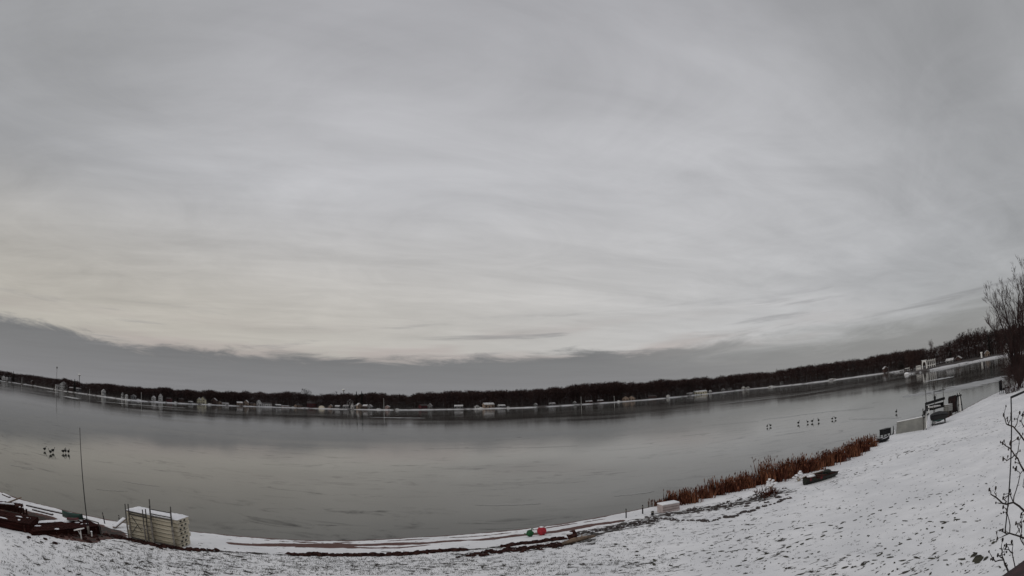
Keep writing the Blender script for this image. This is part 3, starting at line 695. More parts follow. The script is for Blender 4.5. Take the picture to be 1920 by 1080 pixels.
house(1315, 739.5, 21, 6, 'yellow', 'snow', 'long pale yellow house on the right part of the far shore', style='eaves', off=6)
house(1333, 737.5, 4, 5, 'white', 'snow', 'tiny white boathouse right of the long yellow house', 'boathouse', off=5)
house(1356, 735.5, 6, 5, 'grey', 'snow', 'small grey cottage right of the tiny white boathouse', 'cottage')
house(1366, 733, 8, 5, 'grey', 'dark', 'dim grey cottage left of the pair with pale walls', 'cottage', style='eaves', off=12)
house(1394, 730.5, 6, 5, 'white', 'dark', 'left one of a pair of small white cottages in the right woods', 'cottage', off=12)
house(1403, 730, 6, 4, 'white', 'dark', 'right one of a pair of small white cottages in the right woods', 'cottage', off=12)
house(1467, 720, 5, 5, 'grey', 'dark', 'lone small grey cottage deep in the right woods', 'cottage', off=16)
house(1662, 696, 8, 7, 'brown', 'snow', 'brown cottage left of the snowy point', 'cottage')
house(1781, 688, 13, 8, 'grey', 'snow', 'grey house behind the shore right of the white arch', style='eaves', fn=pen_point, off=20)
house(1797, 684, 10, 9, 'brown', 'snow', 'brown house behind the shore, second right of the white arch', fn=pen_point, off=22)
house(1852, 672, 9, 9, 'tan', 'snow', 'tan cottage right of the white lookout tower', 'cottage', fn=pen_point, off=20)
house(1888, 668, 12, 14, 'white', 'white', 'white gabled house by the right edge behind the big bare tree', fn=pen_point, off=14, floors=2)
# cream party tent
def arch_thing(px, py, wpx, hpx, name, label, cat, m, fn=far_point, off=5):
    p = fn(px, off); k = math.hypot(p.x, p.y)/1000; W, H = wpx*k, hpx*k; e = empty(name, p, math.atan2(p.y, p.x) - math.pi/2, label, cat)
    prof = lambda sc: [(W/2*sc*math.cos(math.pi*t/12), H*sc*math.sin(math.pi*t/12)**.8) for t in range(13)]
    MB().loft([[(x, y, z) for x, z in prof(1)] for y in (0, 6)], close=False).build('canopy', m, e)
    MB().add([(x, .15, z) for x, z in prof(.9)], [tuple(range(13))]).build('end_panel', m, e)
    for s in (-1, 1): MB().tube([(s*W*.48, -.05, -.3), (s*W*.48, -.05, H*.45)], .12, 6).build('pole', M_pipe_lt, e)
    return e
arch_thing(603, 766, 13, 5.5, 'party_tent', 'bright cream arched tent beside the maroon house', 'tent', WALLS['cream'])
arch_thing(617.5, 766.5, 7, 3.5, 'shore_shelter', 'small pale arched shelter right of the cream tent', 'shelter', WALLS['pink'])
# white arch building with railings on the snowy point
p = pen_point(1734, 13); k = math.hypot(p.x, p.y)/1000
e = empty('garden_arch', p, math.atan2(p.y, p.x) - math.pi/2, 'large white arch on the snowy point at the right', 'arch'); mb = MB(); W, H = 10*k, 15*k
outer = [(W/2*c, h) for c, h in ((-1, 0), (-1, H), (1, H), (1, 0))]
pts = [(-W*.30, 0), (-W*.30, H*.5)] + [(W*.30*math.cos(math.pi - math.pi*t/10), H*.5 + H*.34*math.sin(math.pi*t/10)) for t in range(1, 10)] + [(W*.30, H*.5), (W*.30, 0)]
ou = [(-W/2, 0), (-W/2, H*.5)] + [(-W/2 + W*t/10., H if 0 < t < 10 else H) for t in range(1, 10)] + [(W/2, H*.5), (W/2, 0)]
n = len(pts); vs = [(x, 0, z) for x, z in pts] + [(x, 0, z) for x, z in ou] + [(x, .5, z) for x, z in pts] + [(x, .5, z) for x, z in ou]
fs = []
for i in range(n - 1): fs += [(i, i + 1, n + i + 1, n + i), (2*n + i, 3*n + i, 3*n + i + 1, 2*n + i + 1), (i, 2*n + i, 2*n + i + 1, i + 1), (n + i, n + i + 1, 3*n + i + 1, 3*n + i)]
mb.add(vs, fs).build('arch_frame', M_white, e); MB().box((0, .25, H + .12), (W*1.08, .8, .24)).build('cap', M_snow, e)
def deck_rail(px, off, Wm, Hm, label, lights=False):
    p = pen_point(px, off); e = empty('deck_railing', p, math.atan2(p.y, p.x) - math.pi/2, label, 'railing')
    MB().box((0, 1.5, Hm*.35), (Wm, 3, .25)).build('platform', M_white, e); MB().box((0, 0, Hm), (Wm, .18, .18)).build('top_rail', M_white, e)
    for i in range(5):
        x = -Wm/2 + Wm*i/4.; MB().box((x, 0, Hm*.5 - .2), (.28, .28, Hm + .4)).build('post', M_white, e)
        if lights: MB().blob((x, 0, Hm + .35), (.28, .28, .3), rng, 6, 4, .02).build('post_cap', M_white, e)
deck_rail(1723, 14, 2.4, 2.2, 'short white deck railing left of the white arch'); deck_rail(1747, 16, 4.6, 3.6, 'white deck railing with ball topped posts right of the white arch', True)
# snow covered boat lift canopy at the tip of the point, and a mound
p = pen_point(1702, 2); e = empty('boat_lift', p, math.atan2(p.y, p.x) - math.pi/2, 'small white boat lift at the tip of the snowy point', 'boat lift')
MB().box((0, 1, 2.6), (2.6, 2.5, .25)).build('canopy', M_white, e)
for s in (-1, 1):
    for yy in (0, 2): MB().box((s*1.2, yy, 1.2), (.12, .12, 2.8)).build('post', M_pipe_lt, e)
tag(MB().blob(pen_point(1700, 0) + Vector((0, 0, .3)), (1.5, 1.5, 1.0), rng, 12, 7, .08, .5).build('snow_mound', M_snow, smooth=True), 'rounded white snow mound at the waterline on the tip of the point', 'snow mound')
# long dock beside the brown cottage
p = far_point(1686, -1); e = empty('dock', p, math.atan2(p.y, p.x) - math.pi/2, 'long low snow covered dock left of the snowy point', 'dock')
MB().box((0, 1, 1.0), (8, 1.4, .3)).build('deck', M_snow, e)
for i in range(5): MB().box((-3.6 + i*1.8, .4, .4), (.14, .14, 1.4)).build('post', M_pipe, e)
# lookout tower
p = pen_point(1841, 10); k = math.hypot(p.x, p.y)/1000; e = empty('lookout_tower', p, math.atan2(p.y, p.x) - math.pi/2, 'narrow white tower with a wider cap on the right shore', 'tower')
MB().box((0, 0, 4*k), (3.0*k, 3*k, 9*k)).build('shaft', M_white, e); MB().box((0, 0, 9.2*k), (4.6*k, 4.6*k, 2.2*k)).build('cap', M_white, e)
# mast and water towers
def mast(px, yt, yb, off):
    p = far_point(px, off); rr = math.hypot(p.x, p.y); d = ray(px, yt); h = CAM_H + rr*d.z/math.hypot(d.x, d.y) - p.z; e = empty('radio_mast', p, 0, 'thin lattice radio mast rising above the woods at the left', 'mast'); r0 = rr*.0006
    mb = MB(); pr = [Vector((r0*math.cos(a), r0*math.sin(a), 0)) for a in (0, 2.09, 4.19)]
    for q in pr: mb.tube([q, q + Vector((0, 0, h))], .12, 4)
    n = 24
    for i in range(n):
        for a in range(3): mb.tube([pr[a] + Vector((0, 0, h*i/n)), pr[(a + 1) % 3] + Vector((0, 0, h*(i + 1)/n))], .07, 3)
    mb.build('lattice', M_pipe, e)
    MB().box((0, 0, h - rr*.0015), (rr*.0018, rr*.0018, rr*.003)).build('antenna', M_pipe, e)
mast(106, 687.5, 707, 300)
def wtower(px, yc, rpx, off, label, legs=True):
    p = far_point(px, off); rr = math.hypot(p.x, p.y); d = ray(px, yc); z = CAM_H + rr*d.z/math.hypot(d.x, d.y) - p.z; r = rpx*rr/1000
    e = empty('water_tower', p, 0, label, 'water tower')
    MB().blob((0, 0, z), (r*1.15, r*1.15, r*.85), rng, 14, 8, 0).build('tank', M_white, e, True)
    MB().tube([(0, 0, 0), (0, 0, z*.35), (0, 0, z - r*.5)], [r*.5, r*.22, r*.3], 8).build('stem', WALLS['grey'], e)
wtower(148.5, 703, 2.3, 450, 'white ball shaped water tower on a thin stem right of the mast'); wtower(645, 731, 2.5, 500, 'white water tower bulb just above the central woods')
# pale poles, flagpoles and small white boats along the far shore
for px, yt, yb, lab in [(41, 703, 713, 'pale pole on the far left shore near the hill'), (168, 731, 739, 'short white pole on the shore left of the lone gabled cottage'), (265, 739, 752, 'thin white flagpole left of the maroon cottage'),
                        (1090, 744, 757, 'thin pale pole in front of the dark woods right of centre'), (1152, 743, 753, 'white pole left of the tan twin gabled house'), (720, 740, 760, 'thin pale pole against the woods right of the village')]:
    p = far_point(px, 6); k = math.hypot(p.x, p.y)/1000; e = empty('flagpole', p, 0, lab, 'pole'); h = (yb - yt)*k
    MB().tube([(0, 0, -.3), (0, 0, h)], [.16*k*2, .10*k*2], 6).build('shaft', M_white, e); MB().blob((0, 0, h), (.3, .3, .3), rng, 6, 4, 0).build('finial', M_white, e)
def small_boat(px, off, Lm, label, fn=far_point):
    p = fn(px, off); p.z = max(p.z, .1); e = empty('rowboat', p, math.atan2(p.y, p.x) - math.pi/2 + .1, label, 'boat'); rings = []
    for i in range(9):
        t = i/8.; b = math.sin(math.pi*min(1, .12 + t*.92))**.5*Lm*.16
        rings.append([(-Lm/2 + Lm*t, -b, .75 + .2*t), (-Lm/2 + Lm*t, -b*.6, .1), (-Lm/2 + Lm*t, b*.6, .1), (-Lm/2 + Lm*t, b, .75 + .2*t)])
    MB().loft(rings, close=True).build('hull', M_white, e); MB().box((-.1*Lm, 0, 1.05), (Lm*.45, Lm*.2, .4)).build('snow_cover', M_snow, e)
for px, off, Lm, lab in [(30, 2, 12, 'long white covered boat on the far left shore'), (49, 2, 9, 'white boat with a raised bow beside the pale pole'), (66, 2, 7, 'small white boat right of the white boat with the raised bow'), (260, 2, 5, 'small white boat in front of the grey house'),
                         (329, 2, 3.5, 'tiny white boat on the shore left of the grey boathouse'), (393, 2, 4.5, 'small white boat right of the yellow houses'), (550, 2, 4, 'small pale boat right of the pinkish boathouse'), (710, 2, 5, 'low white boat right of the village shore'),
                         (745, 2, 4, 'small pale boat on the thin snow strip right of the village'), (903, 2, 6, 'white covered boat left of the wide tan house'), (953, 2, 3, 'tiny white boat right of the low grey cottage'), (1160, 2, 3, 'white boat leaning by the tan twin gabled house'),
                         (1447, 2, 9, 'low white boat on the right part of the far shore'), (1560, 2, 8, 'pale boat on the right far shore left of the brown cottage')]:
    small_boat(px, off, Lm, lab)

# ------------------------------------------------------------------ big bare tree at the right edge
def big_tree():
    base = at_z(1913, 716, 0); dist = 72.; b = at_dist(1911, 716, dist); b.z = lz(b.x, b.y) if sdist(b.x, b.y) > 0 else .2
    e = empty('bare_tree', b, 0, 'big many stemmed bare tree leaning out over the ice at the right edge', 'tree'); r = random.Random(5)
    tk = MB(); rr = Vector((b.x, b.y, 0)).length
    cr_ = MB(); O = b.copy()
    vert = [(1911, 716), (1909, 690), (1906, 665)]
    for px, py, kink, rad in [(1853, 556, (1898, 640), .17), (1874, 545, (1903, 630), .18), (1905, 514, (1912, 620), .20), (1919, 505, (1917, 620), .18), (1940, 500, (1925, 620), .2), (1893, 560, (1906, 640), .14), (1855, 600, (1893, 655), .12), (1886, 592, (1902, 655), .13),
                              (1932, 540, (1920, 640), .16), (1965, 560, (1930, 650), .16), (1889, 668, (1900, 690), .09), (1893, 640, (1899, 672), .1)]:
        dd = r.uniform(-5, 5); py = py + 9 if py < 620 else py; px = px + 3 if px < 1890 else px
        P0 = O; P1 = at_dist(kink[0], kink[1], dist + dd*.4); P2 = at_dist(px, py, dist + dd)
        pts = [P0]
        for i in range(1, 9):
            t = i/8.; q = P0*(1 - t)**2 + P1*(2*t*(1 - t)) + P2*t*t
            q = q + Vector((r.gauss(0, .12), r.gauss(0, .12), r.gauss(0, .08))); pts.append(q)
        radii = [rad*1.25*(1 - .85*i/8.) for i in range(9)]
        tk.tube([p - O for p in pts], radii, 6)
        for i in range(2, 9):
            for _ in range(3 if i > 3 else 1):
                d = (pts[i] - pts[i-1]).normalized(); q = pts[i-1].lerp(pts[i], r.random())
                grow(cr_, r, q - O, rdir(r, d, r.uniform(.3, .75)), r.uniform(1.6, 3.0)*(1.15 - .07*i), max(.02, radii[i]*.4), 0, 3, .14, (2, 4), 3, (.25, .6), .009)
    # drooping low branches towards the ice
    for px, py in [(1885, 668), (1893, 705), (1902, 700), (1890, 690)]:
        P2 = at_dist(px, py, dist + r.uniform(-2, 2)); P1 = at_dist((px + 1911)/2 - 4, 690, dist)
        pts = [O*(1 - t)**2 + P1*(2*t*(1 - t)) + P2*t*t for t in [i/6. for i in range(7)]]
        tk.tube([p - O for p in pts], [.10*(1 - .8*i/6.) for i in range(7)], 5)
        for i in range(2, 7):
            for _ in range(3): grow(cr_, r, pts[i] - O, rdir(r, (pts[i] - pts[i-1]).normalized(), .6), 1.2, .03, 1, 3, .05, (2, 3), 3, (.3, .7), .012)
    tk.build('trunk', M_bark, e); cr_.build('crown', M_twig, e)
big_tree()
def shrub(px, py, w, h, label, m=M_twig, n=40, seed=0, name='bare_shrub', dist=None):
    p = PL(px, py) if dist is None else at_dist(px, py, dist); e = empty(name, p, 0, label, 'shrub'); r = random.Random(seed); a, b = MB(), MB()
    for i in range(n):
        d = Vector((r.gauss(0, .45)*w/h, r.gauss(0, .45)*w/h, 1)).normalized()
        grow(a if i < 4 else b, r, Vector((r.uniform(-w, w)*.3, r.uniform(-w, w)*.3, -.05)), d, h*r.uniform(.5, .9), .02, 1, 3, .1, (2, 4), 3, (.2, .6), .007)
    a.build('stem', M_bark, e); b.build('crown', m, e)
shrub(1901, 735, 2.2, 2.4, 'brown leafless shrub on the snowy bank under the big bare tree', n=50, seed=2)
shrub(1914, 728, 3.0, 3.2, 'dark dense shrub at the foot of the big bare tree', n=60, seed=3)
shrub(1889, 738, .9, 1.0, 'small low twiggy bush left of the brown shrub on the bank', n=20, seed=4)

# ------------------------------------------------------------------ dock stack with leg frames (left foreground)
def dock_section(Lm, Wm, Hm, m, plank=M_cream):
    e = empty('dock_section', (0, 0, 0))
    mb = MB(); t = .035
    mb.box((Lm/2, t/2, Hm*.46), (Lm, t, Hm*.84)); mb.box((Lm/2, Wm - t/2, Hm*.46), (Lm, t, Hm*.84))
    mb.box((t/2, Wm/2, Hm*.46), (t, Wm - 2*t, Hm*.84)); mb.box((Lm - t/2, Wm/2, Hm*.46), (t, Wm - 2*t, Hm*.84)); mb.build('frame', m, e)
    dk = MB(); n = 16
    for i in range(n): dk.box((Lm*(i + .5)/n, Wm/2, Hm*.94), (Lm/n - .012, Wm + .05, Hm*.10))
    dk.build('deck', plank, e)
    for yy in (.28, .62): MB().box((Lm + .004, Wm*yy, Hm*.45), (.012, .13, Hm*.42)).build('socket', M_black, e)
    return e
SL = PL(243, 1009); SRr = PL(340, 1028); dirv = (SRr - SL); sang = math.atan2(dirv.y, dirv.x); Ls = 2.55
base = Vector((SL.x, SL.y, min(SL.z, SRr.z) + .05)); H1 = .158
proto = dock_section(Ls, .85, H1*.88, M_cream); rg = random.Random(4)
nm = ['bottom', 'second', 'third', 'fourth', 'fifth', 'sixth', 'top']
for i in range(7):
    o = proto if i == 0 else copy_tree(proto)
    o.location = base + Vector((rg.uniform(-.03, .03), rg.uniform(-.02, .02), i*H1)); o.rotation_euler = (0, 0, sang + rg.uniform(-.008, .008))
    tag(o, 'cream dock section, %s of the stack of seven on the left beach' % (nm[i] if i in (0, 6) else nm[i] + ' from the bottom'), 'dock section', 'cream dock sections stacked on the beach')
    last = o
def snow_cap(parent, x0, x1, y0, y1, z, th, seed=1, nx=26, ny=10):
    r = random.Random(seed); vs = []
    for i in range(nx + 1):
        for j in range(ny + 1):
            e_ = min(i, nx - i)/2.; f_ = min(j, ny - j)/2.; k = min(1, e_)**.5*min(1, f_)**.5
            vs.append((x0 + (x1 - x0)*i/nx + r.uniform(-.01, .01), y0 + (y1 - y0)*j/ny + r.uniform(-.012, .012), z + th*k*r.uniform(.8, 1.1)))
    fs = [(i*(ny + 1) + j, (i + 1)*(ny + 1) + j, (i + 1)*(ny + 1) + j + 1, i*(ny + 1) + j + 1) for i in range(nx) for j in range(ny)]
    return MB().add(vs, fs).build('snow_cover', M_snow, parent, True)
snow_cap(last, -.01, Ls + .02, -.03, .88, H1*.93 + .003, .075)
def leg_frame(u0, u1, v, hl, hr, bars, braces, label, lean=.0):
    e = empty('leg_frame', base + Matrix.Rotation(sang, 3, 'Z') @ Vector((u0*.96 + .08, v, -.06)), sang, label, 'leg frame', 'pipe leg frames leaning on the dock stack')
    for u, h in ((0, hl), (u1 - u0, hr)): 
        MB().tube([(u, 0, 0), (u, .0, h*.55)], .034, 8).build('sleeve', M_pipe_lt, e); MB().tube([(u, 0, h*.55), (u, lean, h)], .024, 8).build('leg', M_pipe, e)
        MB().tube([(u, 0, .0), (u, 0, .03)], .07, 8).build('foot_plate', M_pipe, e)
    for z in bars: MB().tube([(0, lean*z/hl, z), (u1 - u0, lean*z/hr, z)], .022, 6).build('crossbar', M_pipe, e)
    for a, b in braces: MB().tube([(a[0], -.03, a[1]), (b[0], -.03, b[1])], .017, 6).build('brace', M_pipe, e)
leg_frame(.10, 1.00, -.07, 1.42, 1.36, (1.12, 1.04, .10), [((.16, .98), (.62, .45)), ((.10, .30), (.42, .66))], 'short pipe leg frame with crossed braces on the left half of the dock stack', .03)
leg_frame(.0, .90, -.15, 1.42, 1.34, (1.16,), [], 'short pipe leg frame in front of the braced one on the dock stack', .02)
leg_frame(1.27, 2.28, -.07, 1.52, 1.46, (1.22, 1.12, .12), [], 'taller pipe leg frame on the right half of the dock stack', .02)
leg_frame(1.36, 2.36, -.15, 1.80, 1.66, (1.42, .16), [], 'tallest pipe leg frame, at the front of the right half of the dock stack', .02)

# ------------------------------------------------------------------ left shore clutter
def box_thing(name, a, b, depth, h, m, label, cat, snow=.04, planks=4, zoff=0., grp=None, tilt=0.):
    """low stack between two land points a-b (front edge), depth away from camera, built of planks"""
    A, B = PL(*a), PL(*b); d = B - A; Lm = math.hypot(d.x, d.y); an = math.atan2(d.y, d.x)
    e = empty(name, (A.x, A.y, min(A.z, B.z) - .04 + zoff), an, label, cat, grp)
    sd_ = MB()
    for i in range(planks): sd_.box((Lm/2, 0, h*(i + .5)/planks), (Lm, .05, h/planks*.88)); sd_.box((Lm/2, depth, h*(i + .5)/planks), (Lm, .05, h/planks*.88))
    for x in (0, Lm): sd_.box((x, depth/2, h*.5), (.05, depth - .06, h*.96))
    sd_.build('side_boards', m, e)
    dk = MB(); n = max(6, int(Lm/.16))
    for i in range(n): dk.box((Lm*(i + .5)/n, depth/2, h + .02), (Lm/n*.92, depth + .04, .035))
    dk.build('deck', m, e)
    for i in range(3): MB().box((Lm*(.08 + .42*i), -.05, h*.42), (.08, .05, h*1.0)).build('post', M_brown2, e)
    r = random.Random(int(Lm*100)); pk = MB()
    for i in range(int(Lm*2.5)):
        sx, sy = r.uniform(.06, .32), r.uniform(.03, .10); pk.blob((r.uniform(.2, Lm - .3), r.uniform(.08, depth - .08), h + .036), (sx, sy, .022), r, 8, 4, .3, .9)
    pk.build('snow_patches', M_snow, e); lf = MB()
    for i in range(int(Lm*22)): s_ = r.uniform(.015, .05); lf.blob((r.uniform(0, Lm), r.uniform(.02, depth), h + .04), (s_*1.8, s_, s_*.5), r, 5, 4, .35)
    tag(lf.build('leaf_litter', M_clod, e), kind='stuff')
    if snow: snow_cap(e, .0, Lm, depth*.82, depth + .03, h + .042, snow, nx=int(8 + Lm*6), ny=4)
    return e, Lm
box_thing('wooden_platform', (62, 1004), (190, 1001), 1.35, .34, M_brown, 'long dark brown wooden platform with a thin snowy back edge on the left beach', 'platform', .05)
box_thing('wooden_platform', (-60, 975), (58, 1000), 1.3, .35, M_brown, 'dark brown wooden platform running out of the left edge of the picture', 'platform', 0)
box_thing('wooden_platform', (-40, 948), (40, 962), .8, .28, M_brown2, 'weathered brown platform at the left edge nearest the ice', 'platform', .03)
def canoe(a, b, zb, wd, hh, m, name, label, cat='canoe', upside=True):
    A, B = PL(*a), PL(*b); d = B - A; Lm = math.hypot(d.x, d.y); e = empty(name, (A.x, A.y, (A.z + B.z)/2 + zb), math.atan2(d.y, d.x), label, cat); rings = []
    for i in range(15):
        t = i/14.; b_ = wd/2*max(.03, math.sin(math.pi*t))**.6; zz = hh*(1 + .25*(abs(2*t - 1))**3); pr = []
        for j in range(9):
            s = math.pi*j/8.; pr.append((Lm*t, b_*math.cos(s), (zz*math.sin(s)**.7 if upside else zz*(1 - math.sin(s)**.7))))
        rings.append(pr)
    MB().loft(rings, close=False).build('hull', m, e, True)
    MB().tube([(Lm*i/14., wd/2*max(.03, math.sin(math.pi*i/14.))**.6, 0 if upside else hh*(1 + .25*abs(2*i/14. - 1)**3)) for i in range(15)], .018, 5).build('gunwale', M_pipe_lt if upside else m, e)
    MB().tube([(Lm*i/14., -wd/2*max(.03, math.sin(math.pi*i/14.))**.6, 0 if upside else hh*(1 + .25*abs(2*i/14. - 1)**3)) for i in range(15)], .018, 5).build('gunwale', M_pipe_lt if upside else m, e)
    return e, Lm
canoe((120, 985), (158, 992), .40, .5, .20, M_green, 'canoe', 'upturned green canoe lying on the long brown platform')
canoe((128, 992), (150, 993), .40, .3, .07, M_dred, 'plastic_sled', 'small dark red sled lying in front of the green canoe', 'sled')
def plank(a, b, z0, z1, w, m, label, snow=True, name='plank', th=.05):
    A, B = PL(*a), PL(*b); A.z += z0; B.z += z1; d = B - A; Lm = d.length; e = empty(name, A, math.atan2(d.y, d.x), label, 'plank')
    pt = -math.asin((B.z - A.z)/Lm); rt = Matrix.Rotation(pt, 3, 'Y'); MB().box(rt @ Vector((Lm/2, 0, 0)), (Lm, w, th), rt).build('board', m, e)
    if snow: MB().bbox((0, 0, 0), (Lm*.97, w*.92, .045), .02).build('snow_cover', M_snow, e).matrix_local = Matrix.Translation(rt @ Vector((Lm/2, 0, th/2 + .024))) @ rt.to_4x4()
plank((52, 962), (140, 983), .35, .38, .16, M_brown2, 'long snow covered board lying behind the green canoe')
plank((64, 975), (102, 985), .44, .44, .12, M_brown2, 'snow covered board on the long brown platform left of the canoe')
plank((7, 940), (20, 946), .34, .34, .14, M_brown2, 'short snowy board near the left edge')
plank((-10, 962), (30, 966), .40, .42, .13, M_brown2, 'snowy board on the platform at the left edge')
plank((12, 963), (42, 953), .42, .5, .06, M_plank, 'thin pale stick crossing the snowy board at the left edge', False)
plank((55, 989), (110, 1003), .02, .02, .2, M_brown2, 'snow dusted board along the front of the long brown platform')
plank((214, 990), (236, 988), .02, .38, .22, M_plank, 'snowy tan board leaning against the left end of the dock stack')
plank((137, 972), (152, 976), .05, .12, .35, M_brown2, 'small snow topped wooden step at the shoreline behind the white board')
for i, (x, y) in enumerate([(39, 962), (45, 963), (51, 965)]):
    p = PL(x, y + 6); e = empty('wooden_post', p, 0, ['leftmost', 'middle', 'rightmost'][i] + ' of three short dark posts near the left edge', 'post')
    MB().tube([(0, 0, -.1), (0, .02, .38)], [.05, .045], 8).build('shaft', M_brown2, e); MB().blob((0, .02, .39), (.055, .055, .03), rng, 8, 4, .05).build('snow_cap', M_snow, e, True)
# tall thin pole
p = PL(167, 1003); e = empty('flagpole', p, 0, 'tall thin dark pole rising from the brown platform over the ice', 'pole'); top = None
best = None
for h in np.arange(3, 8, .05):
    q = project(p + Vector((0, 0, h)))
    if best is None or abs(q[1] - 803) < best[0]: best = (abs(q[1] - 803), h, q)
hp = best[1]; qx = (150 - best[2][0])/1000*p.length
MB().tube([(0, 0, -.2), (qx*.4, 0, hp*.35), (qx*.8, 0, hp*.7), (qx, 0, hp)], [.026, .022, .017, .012], 7).build('shaft', M_black, e)
MB().blob((qx, 0, hp), (.025, .025, .03), rng, 6, 4, 0).build('finial', M_pipe, e); MB().tube([(0, 0, 0), (0, 0, .35)], .05, 8).build('base_sleeve', M_pipe_lt, e)
# white T shaped stand
p = PL(153, 1011); e = empty('cleaning_table', p, .2, 'small white T shaped stand in front of the brown platform', 'stand')
MB().tube([(0, 0, -.1), (0, 0, .34)], .028, 8).build('post', M_white, e)
MB().box((-.06, 0, .37), (.42, .24, .035), Matrix.Rotation(-.30, 3, 'Y')).build('table_top', M_white, e); MB().tube([(.0, -.03, .18), (-.12, -.03, .33)], .014, 5).build('brace', M_white, e)
p = PL(173, 1008); e = empty('corner_stake', p, 0, 'short white stake right of the T shaped stand', 'stake'); MB().tube([(0, 0, -.1), (0, 0, .22)], [.035, .03], 6).build('shaft', M_white, e); MB().blob((0, 0, .23), (.05, .05, .03), rng, 6, 4, .1).build('snow_cap', M_snow, e)
# inverted U pipe rack
A, B = PL(157, 990), PL(190, 1003); d = B - A; e = empty('pipe_rack', A, math.atan2(d.y, d.x), 'dark inverted U pipe rack right of the green canoe', 'rack'); Lr = math.hypot(d.x, d.y)
MB().tube([(0, 0, -.1), (0, 0, .42)], .024, 7).build('leg', M_pipe, e); MB().tube([(Lr, 0, B.z - A.z - .1), (Lr*.93, 0, .52)], .024, 7).build('leg', M_pipe, e); MB().tube([(0, 0, .42), (Lr*.93, 0, .52)], .024, 7).build('crossbar', M_pipe, e)
def stake(px, yb, hpx, label, lean=(0, 0), r0=.028, m=M_black, snow=False):
    p = PL(px, yb); k = p.length/1000; h = hpx*k*1.03; e = empty('wooden_stake', p, 0, label, 'stake')
    MB().tube([(0, 0, -.15), (lean[0]*h*.5, 0, h*.5), (lean[0]*h, lean[1]*h, h)], [r0, r0, r0*.8], 7).build('shaft', m, e)
    MB().tube([(lean[0]*h*.72, 0, h*.72), (lean[0]*h*.85, 0, h*.85)], r0*1.4, 7).build('band', M_pipe_lt, e)
stake(197, 982, 20, 'leaning dark stake at the shoreline left of the dock stack', (-.2, 0)); stake(224, 979, 13, 'short thin stake just left of the dock stack')
stake(1174, 971, 18, 'thin dark stake on the beach left of its twin near the foam block', r0=.03); stake(1205, 963, 17, 'dark stake with a brown foot near the foam block', r0=.035)
stake(1223, 966, 8, 'short stubby black stake beside the foam block', (.1, 0), r0=.07)

# ------------------------------------------------------------------ balls and stump on the beach
p = PL(1016, 1003); r_b = .20; e = empty('buoy', p, 0, 'round red buoy ball with a white top on the beach', 'buoy')
MB().blob((0, 0, r_b*.92), (r_b, r_b, r_b), rng, 20, 12, 0).build('ball', M_red, e, True)
cap_ = MB(); 
rings = []
for i in range(5):
    t = .02 + i*.13; rings.append([(r_b*1.03*math.sin(t)*math.cos(a)*(1 + .1*math.sin(3*a)), r_b*1.03*math.sin(t)*math.sin(a), r_b*.92 + r_b*1.03*math.cos(t)) for a in [k_*math.pi/8 for k_ in range(16)]])
cap_.loft(rings[::-1]).build('snow_cap', M_snow, e, True).rotation_euler = (0, 0, 0)  # white cap set over the crown of the red ball
MB().tube([(0, -.02, .01), (.04, -.1, .02), (.2, -.16, .015)], .02, 5).build('rope', M_dred, e)
p = PL(994, 1006); e = empty('watering_can', p, .3, 'small green lumpy plastic float left of the red buoy', 'float')
MB().blob((0, 0, .15), (.16, .13, .16), rng, 10, 7, .16).build('body', M_green2, e, True); MB().tube([(.05, 0, .26), (.09, .0, .36), (.15, 0, .31)], .022, 5).build('handle', M_green2, e); MB().tube([(-.1, 0, .12), (-.25, 0, .17)], .02, 5).build('spout', M_green2, e)
e.name = 'plastic_float'
p = PL(1073, 1011); e = empty('tree_stump', p, 0, 'brown snow dusted stump at the end of the beach edging', 'stump')
MB().blob((0, 0, .13), (.22, .18, .24), rng, 9, 7, .2, .3).build('stump_body', M_brown2, e); MB().blob((-.1, -.02, .27), (.15, .12, .06), rng, 9, 5, .15).build('snow_cap', M_snow, e, True)
# driftwood log beside it
p = PL(1085, 1016); e = empty('driftwood_log', p, R(28), 'tan driftwood log lying behind the stump along the lawn edge', 'log')
MB().tube([(-.7, 0, .06), (-.2, .05, .10), (.3, 0, .10), (.8, .06, .07)], [.07, .10, .09, .05], 8).build('log', M_plank, e); MB().tube([(.1, 0, .1), (.3, .2, .2)], [.04, .015], 6).build('branch_stub', M_plank, e)

# ------------------------------------------------------------------ foam block with snow
A, B = PL(1242, 962), PL(1277, 956); d = B - A; e = empty('foam_block', A, math.atan2(d.y, d.x) , 'big pale pinkish foam float block with a snowy top by the reeds', 'foam block'); Lf = math.hypot(d.x, d.y)*.94
MB().bbox((Lf/2, .3, .16), (Lf, .6, .42), .03).build('block', M_foam, e); MB().bbox((Lf/2, .3, .395), (Lf*1.0, .62, .05), .03).build('snow_cover', M_snow, e, True)
for z in (.12, .25): MB().box((Lf/2, -.004, z), (Lf*.96, .012, .012)).build('groove', M_brown2, e)

